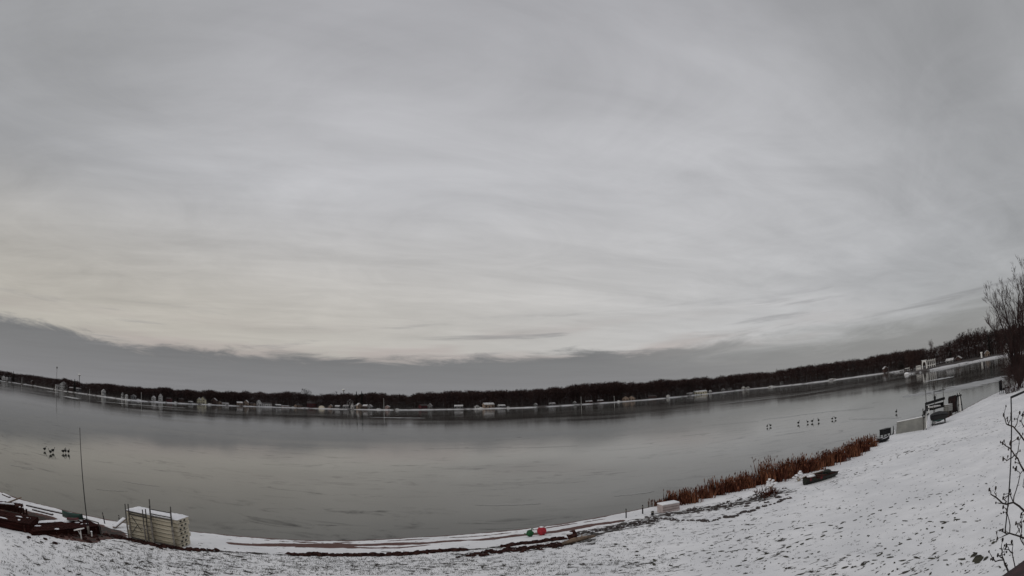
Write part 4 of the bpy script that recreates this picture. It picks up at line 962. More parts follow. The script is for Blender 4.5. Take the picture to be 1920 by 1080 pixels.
# ------------------------------------------------------------------ stones, debris, grass
stone_me = []
for s in range(8):
    r = random.Random(s + 50); stone_me.append(MB().blob((0, 0, .02), (.5, .34, .24), r, 9, 6, .22, .4).mesh('boulder', M_stone))
cap_me = []
for s in range(4):
    r = random.Random(s + 90); cap_me.append(MB().blob((.04, .03, .17), (.26, .19, .085), r, 9, 5, .25, .2).mesh('snow_cap', M_snow))
def stone(p, sc, label, grp, cap=True):
    e = empty('stone', p, rng.uniform(0, 3), label, 'stone', grp); e.scale = (sc, sc, sc*rng.uniform(.7, 1.1))
    a = bpy.data.objects.new('boulder', stone_me[rng.randint(0, 7)]); COL.objects.link(a); a.parent = e
    if cap and rng.random() < .6: b = bpy.data.objects.new('snow_cap', cap_me[rng.randint(0, 3)]); COL.objects.link(b); b.parent = e
def along(pts, n, jit):
    pts = [PL(*q) for q in pts]; ls = np.cumsum([0] + [(b - a).length for a, b in zip(pts[:-1], pts[1:])]); out = []
    for i in range(n):
        t = (i + rng.random()*.9)/n*ls[-1]; j = min(len(pts) - 2, int(np.searchsorted(ls, t, 'right') - 1)); f = (t - ls[j])/(ls[j+1] - ls[j])
        q = pts[j].lerp(pts[j+1], f) + Vector((rng.gauss(0, jit), rng.gauss(0, jit), 0)); q.z = lz(q.x, q.y); out.append(q)
    return out
for q in along([(1215, 970), (1260, 975), (1330, 978), (1375, 968), (1420, 953), (1480, 934)], 44, .05): stone(q, rng.uniform(.18, .38), 'snow capped stone in the curved edging row below the foam block', 'stones of the curved edging row')
for q in along([(1270, 962), (1340, 955), (1400, 940), (1440, 926)], 60, .55): stone(q, rng.uniform(.15, .38), 'small dark stone in the rubble between the foam block and the brush pile', 'stones of the rubble patch')
for q in along([(1100, 1000), (1150, 990), (1200, 982), (1225, 974)], 46, .28): stone(q, rng.uniform(.16, .36), 'dark snow dusted stone heaped at the right end of the beach', 'stones at the end of the beach')
mbd = MB(); r = random.Random(77)
for q in along([(345, 1030), (400, 1033), (460, 1036), (520, 1040), (600, 1041), (700, 1042), (790, 1038), (840, 1033), (900, 1029), (960, 1023), (1020, 1016), (1060, 1010)], 900, .055):
    dens = float(vnoise(np.array([q.x*.7]), np.array([q.y*.7]))[0])
    if dens < -.04 or r.random() < .3: continue
    q = q + Vector((r.gauss(0, .05), r.gauss(0, .05), 0))
    s = r.uniform(.03, .10); mbd.blob(q + Vector((0, 0, s*.3)), (s*1.7, s, s*.9), r, 6, 4, .3)
for q in along([(200, 1003), (240, 1012), (290, 1024), (350, 1031), (400, 1033)], 180, .12):
    s = r.uniform(.02, .08); mbd.blob(q + Vector((0, 0, s*.3)), (s*1.7, s, s*.9), r, 6, 4, .3)
for q in along([(880, 1042), (940, 1034), (1000, 1028), (1060, 1020)], 220, .18):
    s = r.uniform(.02, .07); mbd.blob(q + Vector((0, 0, s*.2)), (s*1.8, s, s*.7), r, 6, 4, .3)
for q in along([(0, 965), (60, 985), (120, 1004), (190, 1006)], 200, .5):
    s = r.uniform(.03, .10); mbd.blob(q + Vector((0, 0, s*.2)), (s*1.8, s, s*.7), r, 6, 4, .3)
tag(mbd.build('shore_debris', M_clod), 'dark red brown leaf and weed litter along the edge of the lawn', 'debris', kind='stuff')
gm = MB(); r = random.Random(8)
for _ in range(9000):
    px = r.uniform(0, 1900); py = r.uniform(lerp_table([(0, 1000), (345, 1032), (700, 1044), (1000, 1022), (1400, 950), (1640, 850), (1900, 760)], px), 1079); 
    if px > 1250 and r.random() < .75: continue
    q = PL(px, py); b_ = float(a_bare(np.array([q.x]), np.array([q.y]))[0])
    if r.random() > .25 + b_*1.6: continue
    for _b in range(r.randint(3, 7)):
        c_ = q + Vector((r.gauss(0, .05), r.gauss(0, .04), -.01)); a = r.uniform(0, 6.28); h = r.uniform(.03, .075); wd = Vector((math.cos(a), math.sin(a), 0))*.009
        gm.add([c_ - wd, c_ + wd, c_ + Vector((r.gauss(0, .04), r.gauss(0, .04), h))], [(0, 1, 2)])
tag(gm.build('grass', M_grass), 'short brown winter grass poking through the snow', 'grass', kind='stuff')
# footprint trails: shallow dark prints where the snow is trodden through to the grass
fp = MB(); r = random.Random(12)
trails = [[(1640, 1040), (1700, 1010), (1765, 990), (1800, 955), (1830, 932)], [(1380, 1060), (1500, 1020), (1600, 975), (1700, 940), (1800, 918)], [(1160, 1020), (1215, 1045), (1260, 1070)], [(1560, 1075), (1640, 1050), (1720, 1045), (1830, 1052)], [(1700, 975), (1770, 977), (1850, 978)],
          [(1600, 890), (1700, 850), (1800, 826), (1880, 805)], [(1440, 1000), (1520, 985), (1600, 980)], [(1280, 1040), (1400, 1030), (1500, 1045)]]
def print_at(q, a, s):
    q = q + Vector((0, 0, .012)); c, s_ = math.cos(a), math.sin(a); vs = []
    for k in range(9):
        t = 2*math.pi*k/9; x = math.cos(t)*.13*s*r.uniform(.75, 1.2); y = math.sin(t)*.055*s*r.uniform(.7, 1.3); X_, Y_ = q.x + x*c - y*s_, q.y + x*s_ + y*c
        vs.append((X_, Y_, lz(X_, Y_) + .012))
    fp.add(vs, [tuple(range(9))])
for tr in trails:
    pts = [PL(*q) for q in tr]
    for a, b in zip(pts[:-1], pts[1:]):
        n = max(2, int((b - a).length/.42)); an = math.atan2(b.y - a.y, b.x - a.x)
        for i in range(n):
            q = a.lerp(b, i/n) + Vector((-math.sin(an), math.cos(an), 0))*(.11*(1 if i % 2 else -1) + r.gauss(0, .05)); print_at(q, an + r.gauss(0, .2), r.uniform(.6, 1.1))
for _ in range(700):
    px, py = r.uniform(1250, 1880), r.uniform(850, 1079)
    if py < 955 - (px - 1250)*.16 or r.random() < .35*(py > 1000): continue
    print_at(PL(px, py), R(20) + r.gauss(0, .5), r.uniform(.2, .6)*(1.15 if r.random() < .1 else 1))
for (x, y, s) in [(1832, 1047, 2.2), (1826, 1041, 1.4), (1848, 1049, 1.2), (1835, 1050, 2.), (1862, 1018, 1.0)]: print_at(PL(x, y), .3, s)
tag(fp.build('footprints', M_grass), 'trails of small dark footprints across the snowy lawn', 'footprints', kind='stuff')

# ------------------------------------------------------------------ rust reeds along the right bank
def reed_clump(px, py, wpx, hpx, m, label, seed, n=260):
    p = PL(px, py); k = p.length/1000; W, H = wpx*k, hpx*k*1.08*random.Random(seed*7).uniform(.72, 1.25); e = empty('reed_clump', p, R(25), label, 'reeds', 'rust brown reed clumps on the bank'); r = random.Random(seed); a, b = MB(), MB()
    for i in range(n):
        x, y = r.gauss(0, .145)*W, r.gauss(0, .35); h = H*r.uniform(.5, 1.15)*max(.3, 1 - .9*(abs(x)/(W*.5))**2); ln = r.gauss(0, .17); w_ = .012 + .00035*p.length
        s_ = Vector((w_*math.cos(i), w_*math.sin(i), 0)); b0 = Vector((x, y, -.05)); mid = b0 + Vector((ln*h*.5, r.gauss(0, .04)*h, h*.55)); tp = b0 + Vector((ln*h*1.3, r.gauss(0, .08)*h, h))
        a.add([b0 - s_, b0 + s_, mid + s_*.8, mid - s_*.8], [(0, 1, 2, 3)]); a.add([mid - s_*.8, mid + s_*.8, tp], [(0, 1, 2)])
        if i % 3 == 0: b.tube([tp - Vector((0, 0, .16)), tp - Vector((0, 0, .08)), tp], [.006, .022 + .0003*p.length, .004], 4, False)
    a.build('stalks', m, e); b.build('seed_heads', M_reed2 if m is M_reed else M_reed, e)
reeds = [(1240, 949, 10, 15, 0, 'short sparse clump at the left end of the reeds behind the foam block'), (1262, 946, 16, 22, 1, 'dark low clump right behind the foam block'), (1290, 943, 26, 36, 0, 'bushy tall clump just right of the foam block'), (1320, 934, 20, 20, 0, 'low rust clump second right of the foam block'),
         (1343, 928, 18, 28, 1, 'low dark clump left of the widest dark one'), (1370, 922, 34, 34, 1, 'widest dark clump above the rubble patch'), (1395, 916, 22, 26, 0, 'low clump right of the widest dark one'), (1412, 911, 13, 30, 1, 'narrow dark clump left of the snowy twigs'),
         (1434, 908, 14, 38, 0, 'tall narrow clump beside the small snowy twigs'), (1455, 904, 18, 42, 1, 'tall dark clump above the brush pile'), (1475, 897, 26, 38, 0, 'tall orange brown clump left of the snowy bush'), (1500, 888, 26, 32, 1, 'dark clump behind the snowy bush'),
         (1524, 882, 28, 28, 0, 'rust clump behind the bow of the rowboat'), (1548, 874, 30, 30, 0, 'rust clump behind the middle of the rowboat'), (1572, 866, 30, 30, 1, 'dark red clump behind the stern of the rowboat'), (1595, 857, 28, 28, 0, 'rust clump right of the rowboat'),
         (1615, 848, 24, 22, 1, 'dark clump near the right end of the reeds'), (1632, 838, 20, 18, 0, 'last small clump at the right end of the reeds')]
for i, (x, y, w_, h_, dk, lab) in enumerate(reeds): reed_clump(x, y, w_, h_, M_reed2 if dk else M_reed, 'reeds, ' + lab, i + 30, 360 if w_ > 20 else 200)
def snowy_twigs(px, py, hpx, label, seed):
    p = PL(px, py); h = hpx*p.length/1000; e = empty('snowy_bush', p, 0, label, 'bush'); r = random.Random(seed); a, b = MB(), MB()
    for i in range(26):
        d = Vector((r.gauss(0, .5), r.gauss(0, .5), 1)).normalized(); tp = d*h*r.uniform(.6, 1.1); a.tube([(0, 0, -.03), tp*.5, tp], [.012, .009, .004], 4); b.blob(tp*r.uniform(.6, 1), (.10, .08, .05), r, 6, 4, .3)
    a.build('twigs', M_straw, e); b.build('snow_clumps', M_snow, e)
snowy_twigs(1445, 916, 17, 'small pale snowy sprig in front of the tall reeds', 1); snowy_twigs(1498, 902, 17, 'larger pale snowy bush at the bow of the rowboat', 2)
shrub(1441, 930, 1.6, .45, 'low flattened brown brush pile on the rubble above the lawn', M_reed2, 40, 9, 'brush_pile')

# ------------------------------------------------------------------ rowboat with red and green
A, B = PL(1508, 910), PL(1558, 893); d = B - A; Lb = math.hypot(d.x, d.y); e = empty('rowboat', A, math.atan2(d.y, d.x), 'dark green rowboat with a red bow panel beached in the snow by the reeds', 'boat'); rings = []
zt = B.z - A.z
for i in range(13):
    t = i/12.; b_ = .55*max(.06, math.sin(math.pi*min(.62, .04 + t*.62)))**.7; zz = .34 + .08*(1 - t)**2; zo = zt*t - .05
    rings.append([(Lb*t, -b_, zz + zo), (Lb*t, -b_*.92, zz*.55 + zo), (Lb*t, -b_*.6, .06 + zo), (Lb*t, b_*.6, .06 + zo), (Lb*t, b_*.92, zz*.55 + zo), (Lb*t, b_, zz + zo)])
MB().loft(rings, close=False).build('hull', M_dgreen, e); 
MB().add([rings[0][i] for i in range(6)], [(0, 1, 2, 3, 4, 5)]).build('bow', M_dgreen, e); MB().add([rings[-1][i] for i in range(6)], [(5, 4, 3, 2, 1, 0)]).build('transom', M_black, e)
for s in (0, 5): MB().tube([r_[s] for r_ in rings], .03, 5).build('gunwale', M_plank if s else M_brown2, e)
for t in (.3, .6, .85): MB().box((Lb*t, 0, .26 + zt*t), (.22, .9, .04)).build('thwart', M_brown2, e)
q = rings[3]; q2 = rings[1]; MB().add([(q2[0][0], q2[0][1] - .012, q2[0][2]), (q2[1][0], q2[1][1] - .012, q2[1][2]), (rings[5][1][0], rings[5][1][1] - .012, rings[5][1][2]), (rings[5][0][0], rings[5][0][1] - .012, rings[5][0][2])], [(0, 1, 2, 3)]).build('red_panel', M_dred, e)
MB().blob((Lb*.82, -.05, .34 + zt*.82), (.28, .25, .14), rng, 8, 5, .2).build('seat_cushion', M_dgreen, e)
MB().blob((Lb*.28, .1, .34 + zt*.2), (.30, .2, .08), rng, 9, 5, .2).build('snow_heap', M_snow, e, True)

# ------------------------------------------------------------------ right shore: sled, box, post, panel, boat, lift
A, B = PL(1645, 831), PL(1667, 826); d = B - A; Ld = math.hypot(d.x, d.y); e = empty('plastic_sled', A, math.atan2(d.y, d.x), 'snow filled black sled lying on the snow right of the reeds', 'sled'); rings = []
for i in range(13):
    t = i/12.; b_ = .36*math.sin(math.pi*(.08 + .84*t))**.5; zo = (B.z - A.z)*t; lift = .35*abs(t - .4)**2; rings.append([(Ld*t, -b_, .26 + zo + lift), (Ld*t, -b_*.75, .03 + zo + lift), (Ld*t, b_*.75, .03 + zo + lift), (Ld*t, b_, .26 + zo + lift)])
MB().loft(rings, close=False).build('hull', M_black, e)
for s in (0, 3): MB().tube([r_[s] for r_ in rings], .035, 5).build('rim', M_black, e)
MB().add([(r_[s][0], r_[s][1]*.93, r_[s][2] - .05) for r_ in rings for s in (0, 3)], [(2*i, 2*i + 1, 2*i + 3, 2*i + 2) for i in range(12)]).build('snow_fill', M_snow, e)
p = PL(1656.5, 819); k = p.length/1000; q = PL(1671, 815); d = q - p; e = empty('storage_box', p, math.atan2(d.y, d.x), 'flat black box on short feet at the shoreline right of the reeds', 'box'); Lx = math.hypot(d.x, d.y)
MB().bbox((Lx/2, .25, .36), (Lx, .5, .42), .03).build('body', M_black, e); MB().bbox((Lx/2, .25, .59), (Lx*1.04, .54, .05), .02).build('lid', M_black, e)
for x in (.06, Lx - .06):
    for y in (.04, .46): MB().box((x, y, .05), (.07, .07, .24)).build('foot', M_black, e)
p = PL(1672, 815); k = p.length/1000; e = empty('mooring_post', p, 0, 'bent black post with snow at its foot right of the black box', 'post')
MB().tube([(0, 0, -.05), (.14, 0, .04), (.22, 0, .16), (.24, 0, .42), (.20, 0, .74)], [.05, .05, .05, .045, .03], 7).build('shaft', M_black, e); MB().blob((.42, .1, .14), (.14, .14, .24), rng, 8, 5, .2).build('snow_clump', M_snow, e, True)
# grey panel (dock section on its side)
A, B = PL(1680, 813.5), PL(1735, 805); d = B - A; Lg = math.hypot(d.x, d.y); e = empty('dock_section', A, math.atan2(d.y, d.x), 'long pale grey dock section standing on its side at the shoreline', 'dock panel')
hl, hr = 1.0, 1.05; zt = B.z - A.z
MB().add([(0, 0, -.1), (Lg, 0, zt - .1), (Lg, 0, zt + hr), (.12, 0, hl), (0, .14, -.1), (Lg, .14, zt - .1), (Lg, .14, zt + hr), (.12, .14, hl)], [(0, 1, 2, 3), (7, 6, 5, 4), (0, 3, 7, 4), (1, 5, 6, 2), (3, 2, 6, 7)]).build('panel', M_grey, e)
MB().tube([(.12, .07, hl + .02), (Lg, .07, zt + hr + .02)], .055, 6).build('snow_edge', M_snow, e)
for t in (.45, .8): MB().tube([(Lg*t, .2, hl*.8), (Lg*t, .2, hl + .35*t)], .035, 6).build('bracket', M_black, e)
# twin posts frame
A, B = PL(1736, 806), PL(1744, 801); d = B - A; e = empty('lift_frame', A, math.atan2(d.y, d.x), 'upright pair of dark and white lift posts between the grey panel and the dark boat', 'lift frame'); Lx = math.hypot(d.x, d.y)
MB().tube([(-.1, .2, 0), (-.14, .2, 1.75)], .045, 6).build('post', M_pipe, e); MB().tube([(.15, 0, 0), (.2, 0, 2.15)], .06, 6).build('post', M_black, e); MB().tube([(.05, -.03, .1), (.05, -.03, 1.5)], .045, 6).build('post', M_white, e); MB().tube([(Lx, .1, 0), (Lx + .05, .1, 1.7)], .06, 6).build('post', M_white, e)
for z in (1.05, 1.5): MB().box((Lx*.4, .08, z), (Lx + .25, .08, .10)).build('crossbar', M_black, e)
MB().tube([(-.5, .2, 1.2), (-.12, .2, 1.3)], .06, 6).build('winch_arm', M_black, e); MB().blob((.12, .05, 1.35), (.2, .15, .26), rng, 8, 6, .1).build('winch', M_black, e)
MB().add([(.2, .0, 0), (Lx + .35, .0, 0), (Lx - .05, .0, 1.0), (.2, .12, 0), (Lx + .35, .12, 0), (Lx - .05, .12, 1.0)], [(0, 1, 2), (5, 4, 3), (0, 3, 4, 1), (1, 4, 5, 2), (2, 5, 3, 0)]).build('snow_bank', M_snow, e)
# dark boat on stand
A, B = PL(1748, 799), PL(1770, 795); d = B - A; an = R(-47); Lx = 1.3; e = empty('covered_boat', A, an, 'small dark boat under a black cover on a low stand by the ice', 'boat'); rings = []
for i in range(11):
    t = i/10.; L_ = 3.4; b_ = (Lx*.72)*(1 - .75*t**3); z0 = .30 + .25*t**2; rings.append([(Lx/2 - b_, L_*t, .84), (Lx/2 - b_*.8, L_*t, .50), (Lx/2, L_*t, z0), (Lx/2 + b_*.8, L_*t, .50), (Lx/2 + b_, L_*t, .84)])
MB().loft(rings, close=False).build('hull', M_black, e); MB().add(rings[0], [(4, 3, 2, 1, 0)]).build('transom', M_black, e)
rc = []
for i in range(9):
    t = i/8.; b_ = (Lx*.74)*(1 - .75*t**3); hh = .15*math.sin(math.pi*(.25 + .6*t)); rc.append([(Lx/2 + b_*math.cos(math.pi*(1 - j/6.)), 3.4*t, .83 + hh*math.sin(math.pi*j/6.)) for j in range(7)])
MB().loft(rc, close=False).build('cover', pmat('dark_canvas', (.012, .012, .013), (.008, .008, .009), 3, .9), e); MB().add(rc[0], [tuple(range(7))]).build('cover_end', MATS['dark_canvas'], e)
for x in (0.0, Lx):
    MB().tube([(x, .1, -.05), (x + (.1 if x == 0 else -.1), .1, .6)], .05, 6).build('stand_leg', M_black, e); MB().tube([(x, 2.2, -.2), (x, 2.2, .6)], .05, 6).build('stand_leg', M_black, e)
MB().box((Lx/2, .05, .12), (Lx*1.1, .08, .08)).build('stand_rail', M_black, e)
MB().tube([(Lx*.1, -.02, .42), (Lx*.9, -.02, .46)], .03, 5).build('trim', pmat('teal_trim', (.04, .10, .09), None, 3, .5), e)
# boat lift with weathered dock sections
A, B = PL(1750, 789), PL(1803, 771); d = B - A; an = math.atan2(d.y, d.x); Lq = math.hypot(d.x, d.y); zt = B.z - A.z
e = empty('boat_lift', A + Vector((0, 0, 0)), an, 'long dark boat lift with tall thin posts and a slatted end beside the ice', 'boat lift')
def T(x, y, z): return (x, y, z + zt*x/Lq)
for x, y, h in ((.0, 1.2, 3.1), (Lq*.28, 1.2, 2.6), (Lq*.60, 1.2, 2.9), (Lq*.02, 0, 1.4), (Lq*.6, 0, 1.4)):
    MB().tube([T(x, y, -.1), T(x, y, h)], .035, 6).build('post', M_pipe, e)
MB().box(T(Lq*.30, 1.1, 1.72), (Lq*.62, .25, .26), Matrix.Rotation(-math.atan2(zt, Lq), 3, 'Y')).build('beam', M_black, e)
MB().box(T(Lq*.30, .1, 1.10), (Lq*.60, .12, .12), Matrix.Rotation(-math.atan2(zt, Lq), 3, 'Y')).build('beam', M_black, e)
MB().box(T(Lq*.14, .5, 1.30), (Lq*.26, .9, .10)).build('walk_board', M_roofsnow, e); MB().blob(T(Lq*.28, 1.1, 2.05), (.14, .14, .22), rng, 8, 6, .05).build('winch', M_black, e)
MB().box(T(Lq*.31, 1.3, 1.15), (Lq*.60, .08, .55)).build('back_board', M_black, e)
for i in range(13): MB().box(T(Lq*(.60 + .024*i), .3 + .03*(i % 2), .90), (.085, .06, 1.62)).build('slat', M_brown2 if i % 2 else M_black, e)
MB().box(T(Lq*.76, .38, 1.74), (Lq*.26, .14, .14)).build('slat_rail', M_black, e); MB().box(T(Lq*.76, .38, .25), (Lq*.24, .14, .12)).build('slat_rail', M_black, e)
sA = T(Lq*.32, -.1, .70)
st = empty('dock_section', (0, 0, 0)); MB().box((0, 0, 0), (.62, .8, .12)).build('frame', M_grey, st); MB().box((0, 0, .075), (.66, .84, .03)).build('deck', M_roofsnow, st)
Rz = Matrix.Rotation(an, 3, 'Z')
for i in range(4):
    o = st if i == 0 else copy_tree(st); o.location = A + Rz @ Vector((Lq*.47, -.25, .62 + zt*.4 + i*.17)); o.rotation_euler = (0, 0, an)
    tag(o, 'short grey dock section, %s of four stacked beside the covered boat' % ['bottom', 'second', 'third', 'top'][i], 'dock section', 'grey dock sections stacked by the boat lift')
for x in (0,): MB().box((0, 0, 0), (.1, .1, .1))
for x_ in (-.2, .25):
    sp_ = A + Rz @ Vector((Lq*.47 + x_, -.25, 0)); tag(MB().box((0, 0, .22), (.2, .6, .70)).build('concrete_block', M_stone, loc=(sp_.x, sp_.y, lz(sp_.x, sp_.y))), ('left' if x_ < 0 else 'right') + ' block propping up the short grey dock sections', 'block')
p = A + Rz @ Vector((Lq*.98, .1, 0)); p.z = lz(p.x, p.y); e = empty('trestle', p, an, 'pale and dark trestle legs at the right end of the boat lift', 'trestle')
for s, m_ in ((-.45, M_black), (.0, M_white), (.35, M_black)): MB().tube([(s, 0, -.05), (s*.4, .1, 1.75)], .06, 6).build('leg', m_, e); MB().tube([(s + .15, .5, -.05), (s*.4 + .05, .3, 1.9)], .055, 6).build('leg', m_, e)
MB().box((0, .1, 1.65), (.6, .25, .12)).build('top_bar', M_black, e); MB().box((.02, .1, .7), (.75, .06, .08)).build('crossbar', M_black, e)
# far right: dark pump and bench like thing near the shrubs
p = PL(1880, 738); e = empty('lawn_chair', p, R(-20), 'tiny dark chair at the shoreline under the big bare tree', 'chair')
MB().box((0, 0, .45), (.7, .6, .12)).build('seat', M_black, e); MB().box((-.1, .3, 1.0), (.5, .08, 1.1)).build('backrest', M_black, e)
for x in (-.3, .3):
    for y in (-.25, .25): MB().tube([(x, y, -.05), (x, y, .42)], .05, 5).build('leg', M_black, e)
MB().box((.6, .0, .6), (1.1, .12, .12)).build('armrest', M_black, e)
# neighbour's fence: post and rail, nearer
P0 = at_dist(1896.5, 790, 16.); P0.z = lz(P0.x, P0.y); Pt = at_dist(1896.5, 745, math.hypot(P0.x, P0.y, CAM_H - 2.2)); rr = math.hypot(P0.x, P0.y)
dt = ray(1896.5, 745); zt_ = CAM_H + rr*dt.z/math.hypot(dt.x, dt.y); e = empty('rail_frame', P0, 0, 'tall dark pole with a horizontal top rail beyond the sapling', 'frame')
q0 = Vector((0, 0, zt_ - P0.z)); q1 = at_dist(1935, 738, (Vector((P0.x, P0.y, zt_)) - Vector((0, 0, CAM_H))).length + 1.) - P0
q1.z = q0.z + .05
MB().tube([(0, 0, -.2), q0], .024, 6).build('post', M_black, e); MB().tube([q0, q1*1.0, q1*2.2 - q0*1.2], .035, 6).build('rail', M_black, e)
MB().tube([q1*2.2 - q0*1.2, Vector(((q1*2.2 - q0*1.2).x, (q1*2.2 - q0*1.2).y, -.4))], .024, 6).build('post', M_black, e)

# ------------------------------------------------------------------ waterfowl on the ice
def bird(seed):
    r = random.Random(seed); e = empty('goose', (0, 0, 0)); rings = []
    for t, rad, x, z in ((0, .02, -.34, .36), (.2, .07, -.24, .34), (.4, .125, -.10, .33), (.6, .14, .04, .33), (.8, .115, .16, .36), (.88, .06, .22, .43), (.93, .036, .26, .55), (.96, .032, .27, .66), (1, .042, .30, .71), (1, .03, .35, .71), (1, .012, .41, .69)):
        rad *= 1.45
        rings.append([(x + (0 if k else 0), rad*math.cos(a), z + rad*1.0*math.sin(a)) if rad > .05 or x < .2 else (x + rad*.9*math.sin(a)*(-1 if x < .29 else 0), rad*math.cos(a), z + rad*math.sin(a)*(1 if x > .29 else .2)) for k, a in enumerate([2*math.pi*q/8 for q in range(8)])])
    MB().loft(rings).build('body', M_goose, e, True)
    for s in (-.05, .05): MB().tube([(0, s, .24), (.02, s, .12), (0, s, .0), (.06, s, .0)], [.018, .013, .012, .012], 5).build('leg', M_goose, e)
    MB().tube([(-.02, 0, .44), (-.02, 0, .44)], .001, 3)
    return e
bp = bird(0); bl = [(84, 845.5, 1.2, 'lone goose furthest left in the left group on the ice'), (94.5, 851, -2.6, 'crouching goose left of a pair on the left ice'), (99.5, 848.5, 1.0, 'upright goose right of a pair on the left ice'), (118.5, 850, .4, 'leftmost of three geese close to the tall pole'),
      (123, 849.5, 2.2, 'middle of three geese close to the tall pole'), (128.5, 850.5, -.2, 'rightmost of three geese close to the tall pole'), (1438.5, 801.5, .6, 'first goose from the left on the right side ice'), (1444.5, 800, 2.6, 'second goose from the left on the right side ice'),
      (1497, 795.5, .2, 'third goose from the left on the right side ice'), (1514.5, 793.5, 1.8, 'fourth goose from the left on the right side ice'), (1523, 792.5, -.8, 'fifth goose from the left on the right side ice'), (1535, 791, 1.4, 'sixth goose from the left on the right side ice'),
      (1560.5, 787.5, .1, 'left bird of the close pair at the right end of the goose row'), (1566.5, 786.5, 2.9, 'right bird of the close pair at the right end of the goose row'), (1680.5, 775, .4, 'tiny lone goose on the ice left of the boat lift'),
      (607, 795, .3, 'distant tiny goose, left one of two in mid ice'), (627, 795.5, 1.9, 'distant tiny goose, right one of two in mid ice'), (1478, 866.5, 1., 'small dark bird perched by the ice just behind the reeds')]
for i, (x, y, a, lab) in enumerate(bl):
    o = bp if i == 0 else copy_tree(bp); q = at_z(x, y, 0); o.location = q; o.rotation_euler = (0, 0, a); s = (.60 if i < 6 else .64 if i < 15 else .48)*rng.uniform(.88, 1.1); o.scale = (s, s, s)
    tag(o, lab, 'goose', 'geese standing on the ice')

# ------------------------------------------------------------------ sapling and deck rail in the right foreground
e0 = at_dist(1975, 1010, 5.2); gx, gy = e0.x, e0.y; zg = lz(gx, gy)
e = empty('sapling', (gx, gy, zg), 0, 'budding bare sapling branches reaching in from the right edge', 'sapling'); O = Vector((gx, gy, zg)); r = random.Random(21)
MB().tube([(0, 0, -.1), (.05, 0, 1.5), (-.03, .02, 3.2), (0, 0, 4.8), (.02, .0, 6.0)], [.06, .05, .04, .03, .015], 8).build('trunk', M_bark, e)
BR = [([(1960, 860), (1920, 825), (1900, 800), (1887, 795), (1882, 778)], 5.0), ([(1902, 803), (1908, 786), (1912, 774)], 5.0), ([(1890, 797), (1895, 786), (1896, 776)], 5.0), ([(1965, 935), (1920, 883), (1912, 869), (1902, 853), (1893, 840), (1880, 831)], 4.9), ([(1905, 857), (1909, 845), (1911, 832), (1909, 822)], 4.9),
      ([(1902, 853), (1893, 860), (1887, 864), (1881, 861)], 4.9), ([(1896, 845), (1895, 836), (1894, 831)], 4.9), ([(1970, 990), (1920, 958), (1900, 942), (1880, 944), (1867, 932), (1858, 927), (1855, 918)], 4.8), ([(1900, 942), (1905, 920), (1912, 893), (1911, 885), (1904, 880)], 4.8),
      ([(1900, 942), (1895, 930), (1894, 920)], 4.8), ([(1867, 932), (1865, 924), (1867, 915)], 4.8), ([(1885, 943), (1883, 937), (1881, 934)], 4.8), ([(1965, 1010), (1920, 1009), (1913, 1006), (1893, 1000), (1884, 999), (1880, 994)], 4.7), ([(1893, 1000), (1892, 975), (1888, 960), (1881, 951)], 4.7), ([(1888, 960), (1890, 948)], 4.7),
      ([(1913, 1006), (1916, 985), (1917, 970), (1915, 964)], 4.7), ([(1911, 998), (1908, 988), (1905, 981)], 4.7), ([(1893, 1000), (1880, 1006), (1870, 1010)], 4.7), ([(1912, 1005), (1920, 1022), (1940, 1040)], 4.7), ([(1960, 1110), (1900, 1100), (1887, 1063), (1882, 1050), (1866, 1053), (1862, 1048)], 4.4), ([(1882, 1050), (1879, 1035), (1880, 1012)], 4.4),
      ([(1882, 1048), (1875, 1044), (1871, 1041)], 4.4), ([(1910, 1090), (1900, 1048), (1898, 1030), (1897, 1016)], 4.4), ([(1899, 1037), (1892, 1031), (1887, 1024)], 4.4), ([(1915, 780), (1925, 760), (1935, 740)], 5.), ([(1920, 800), (1915, 790), (1918, 778)], 5.), ([(1925, 925), (1918, 912), (1921, 900)], 4.9)]
tw = []
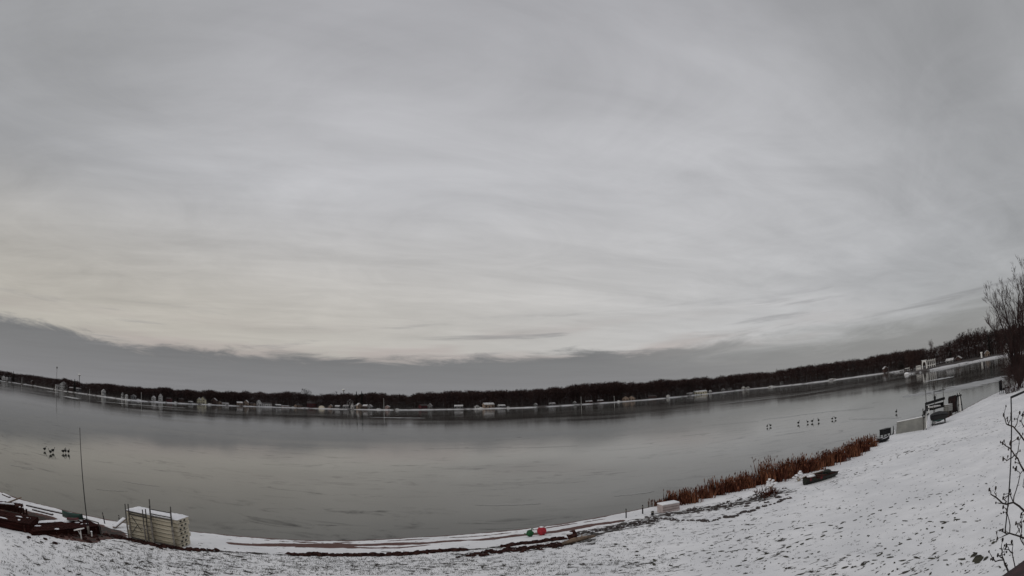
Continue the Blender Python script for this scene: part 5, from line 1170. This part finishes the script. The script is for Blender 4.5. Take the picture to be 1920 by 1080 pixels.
for bi, (pts, ds) in enumerate(BR):
    P_ = [at_dist(x, y, ds + .25*math.sin(bi*2.1 + i*.5)*(.3 if i else 1)) - O for i, (x, y) in enumerate(pts)]
    if bi in (0, 3, 7, 12, 19): P_ = [Vector((0, 0, P_[0].z - .25))] + P_
    fine = []
    for a, b in zip(P_[:-1], P_[1:]): fine += [a, a.lerp(b, .5) + Vector((r.gauss(0, .006), r.gauss(0, .006), r.gauss(0, .006)))]
    fine.append(P_[-1]); main = bi in (0, 3, 7, 12, 19); r0 = .011 if main else .006
    mb = MB().tube(fine, [r0*(1 - .62*i/(len(fine) - 1)) for i in range(len(fine))], 6); mb.blob(P_[-1], (.011, .011, .018), r, 6, 4, .1)
    for i in range(len(fine)//2, len(fine)):
        if r.random() < .5:
            d = Vector((r.gauss(0, 1), r.gauss(0, 1), abs(r.gauss(0, 1)))).normalized()*r.uniform(.025, .09); mb.tube([fine[i], fine[i] + d], [.0042, .0025], 4); mb.blob(fine[i] + d, (.008, .008, .012), r, 5, 4, .1)
    mb.build('branch', M_bark, e)
a, b = ray(1872, 1082), ray(1925, 1044.5); zr = -.80; A = Vector((0, 0, CAM_H)) + a*(zr/a.z); B = Vector((0, 0, CAM_H)) + b*(zr/b.z)
d = (B - A).normalized(); nrm = Vector((d.y, -d.x, 0)); 
if nrm.dot(Vector((A.x, A.y, 0))) > 0: nrm = -nrm
an = math.atan2(d.y, d.x); mid = (A + B)/2
e = empty('deck_railing', (mid.x, mid.y, CAM_H + zr - 1.0), an, 'dark red brown wooden deck railing cutting the bottom right corner', 'railing')
side = (Matrix.Rotation(-an, 3, 'Z') @ nrm).y; sg = 1 if side > 0 else -1
MB().bbox((0, sg*.075, .98), (3.0, .15, .04), .008).build('handrail', M_rail, e); MB().box((0, sg*.075, .90), (3.0, .05, .10)).build('rail_board', M_rail, e); MB().box((0, sg*.075, .10), (3.0, .05, .09)).build('rail_board', M_rail, e)
for i in range(25): MB().box((-1.44 + i*.12, sg*.075, .50), (.035, .034, .70)).build('baluster', M_rail, e)
for x in (-1.45, 1.45): MB().box((x, sg*.13, .4), (.09, .09, 1.1)).build('post', M_rail, e)
for x in (-1.2, 1.2): pass
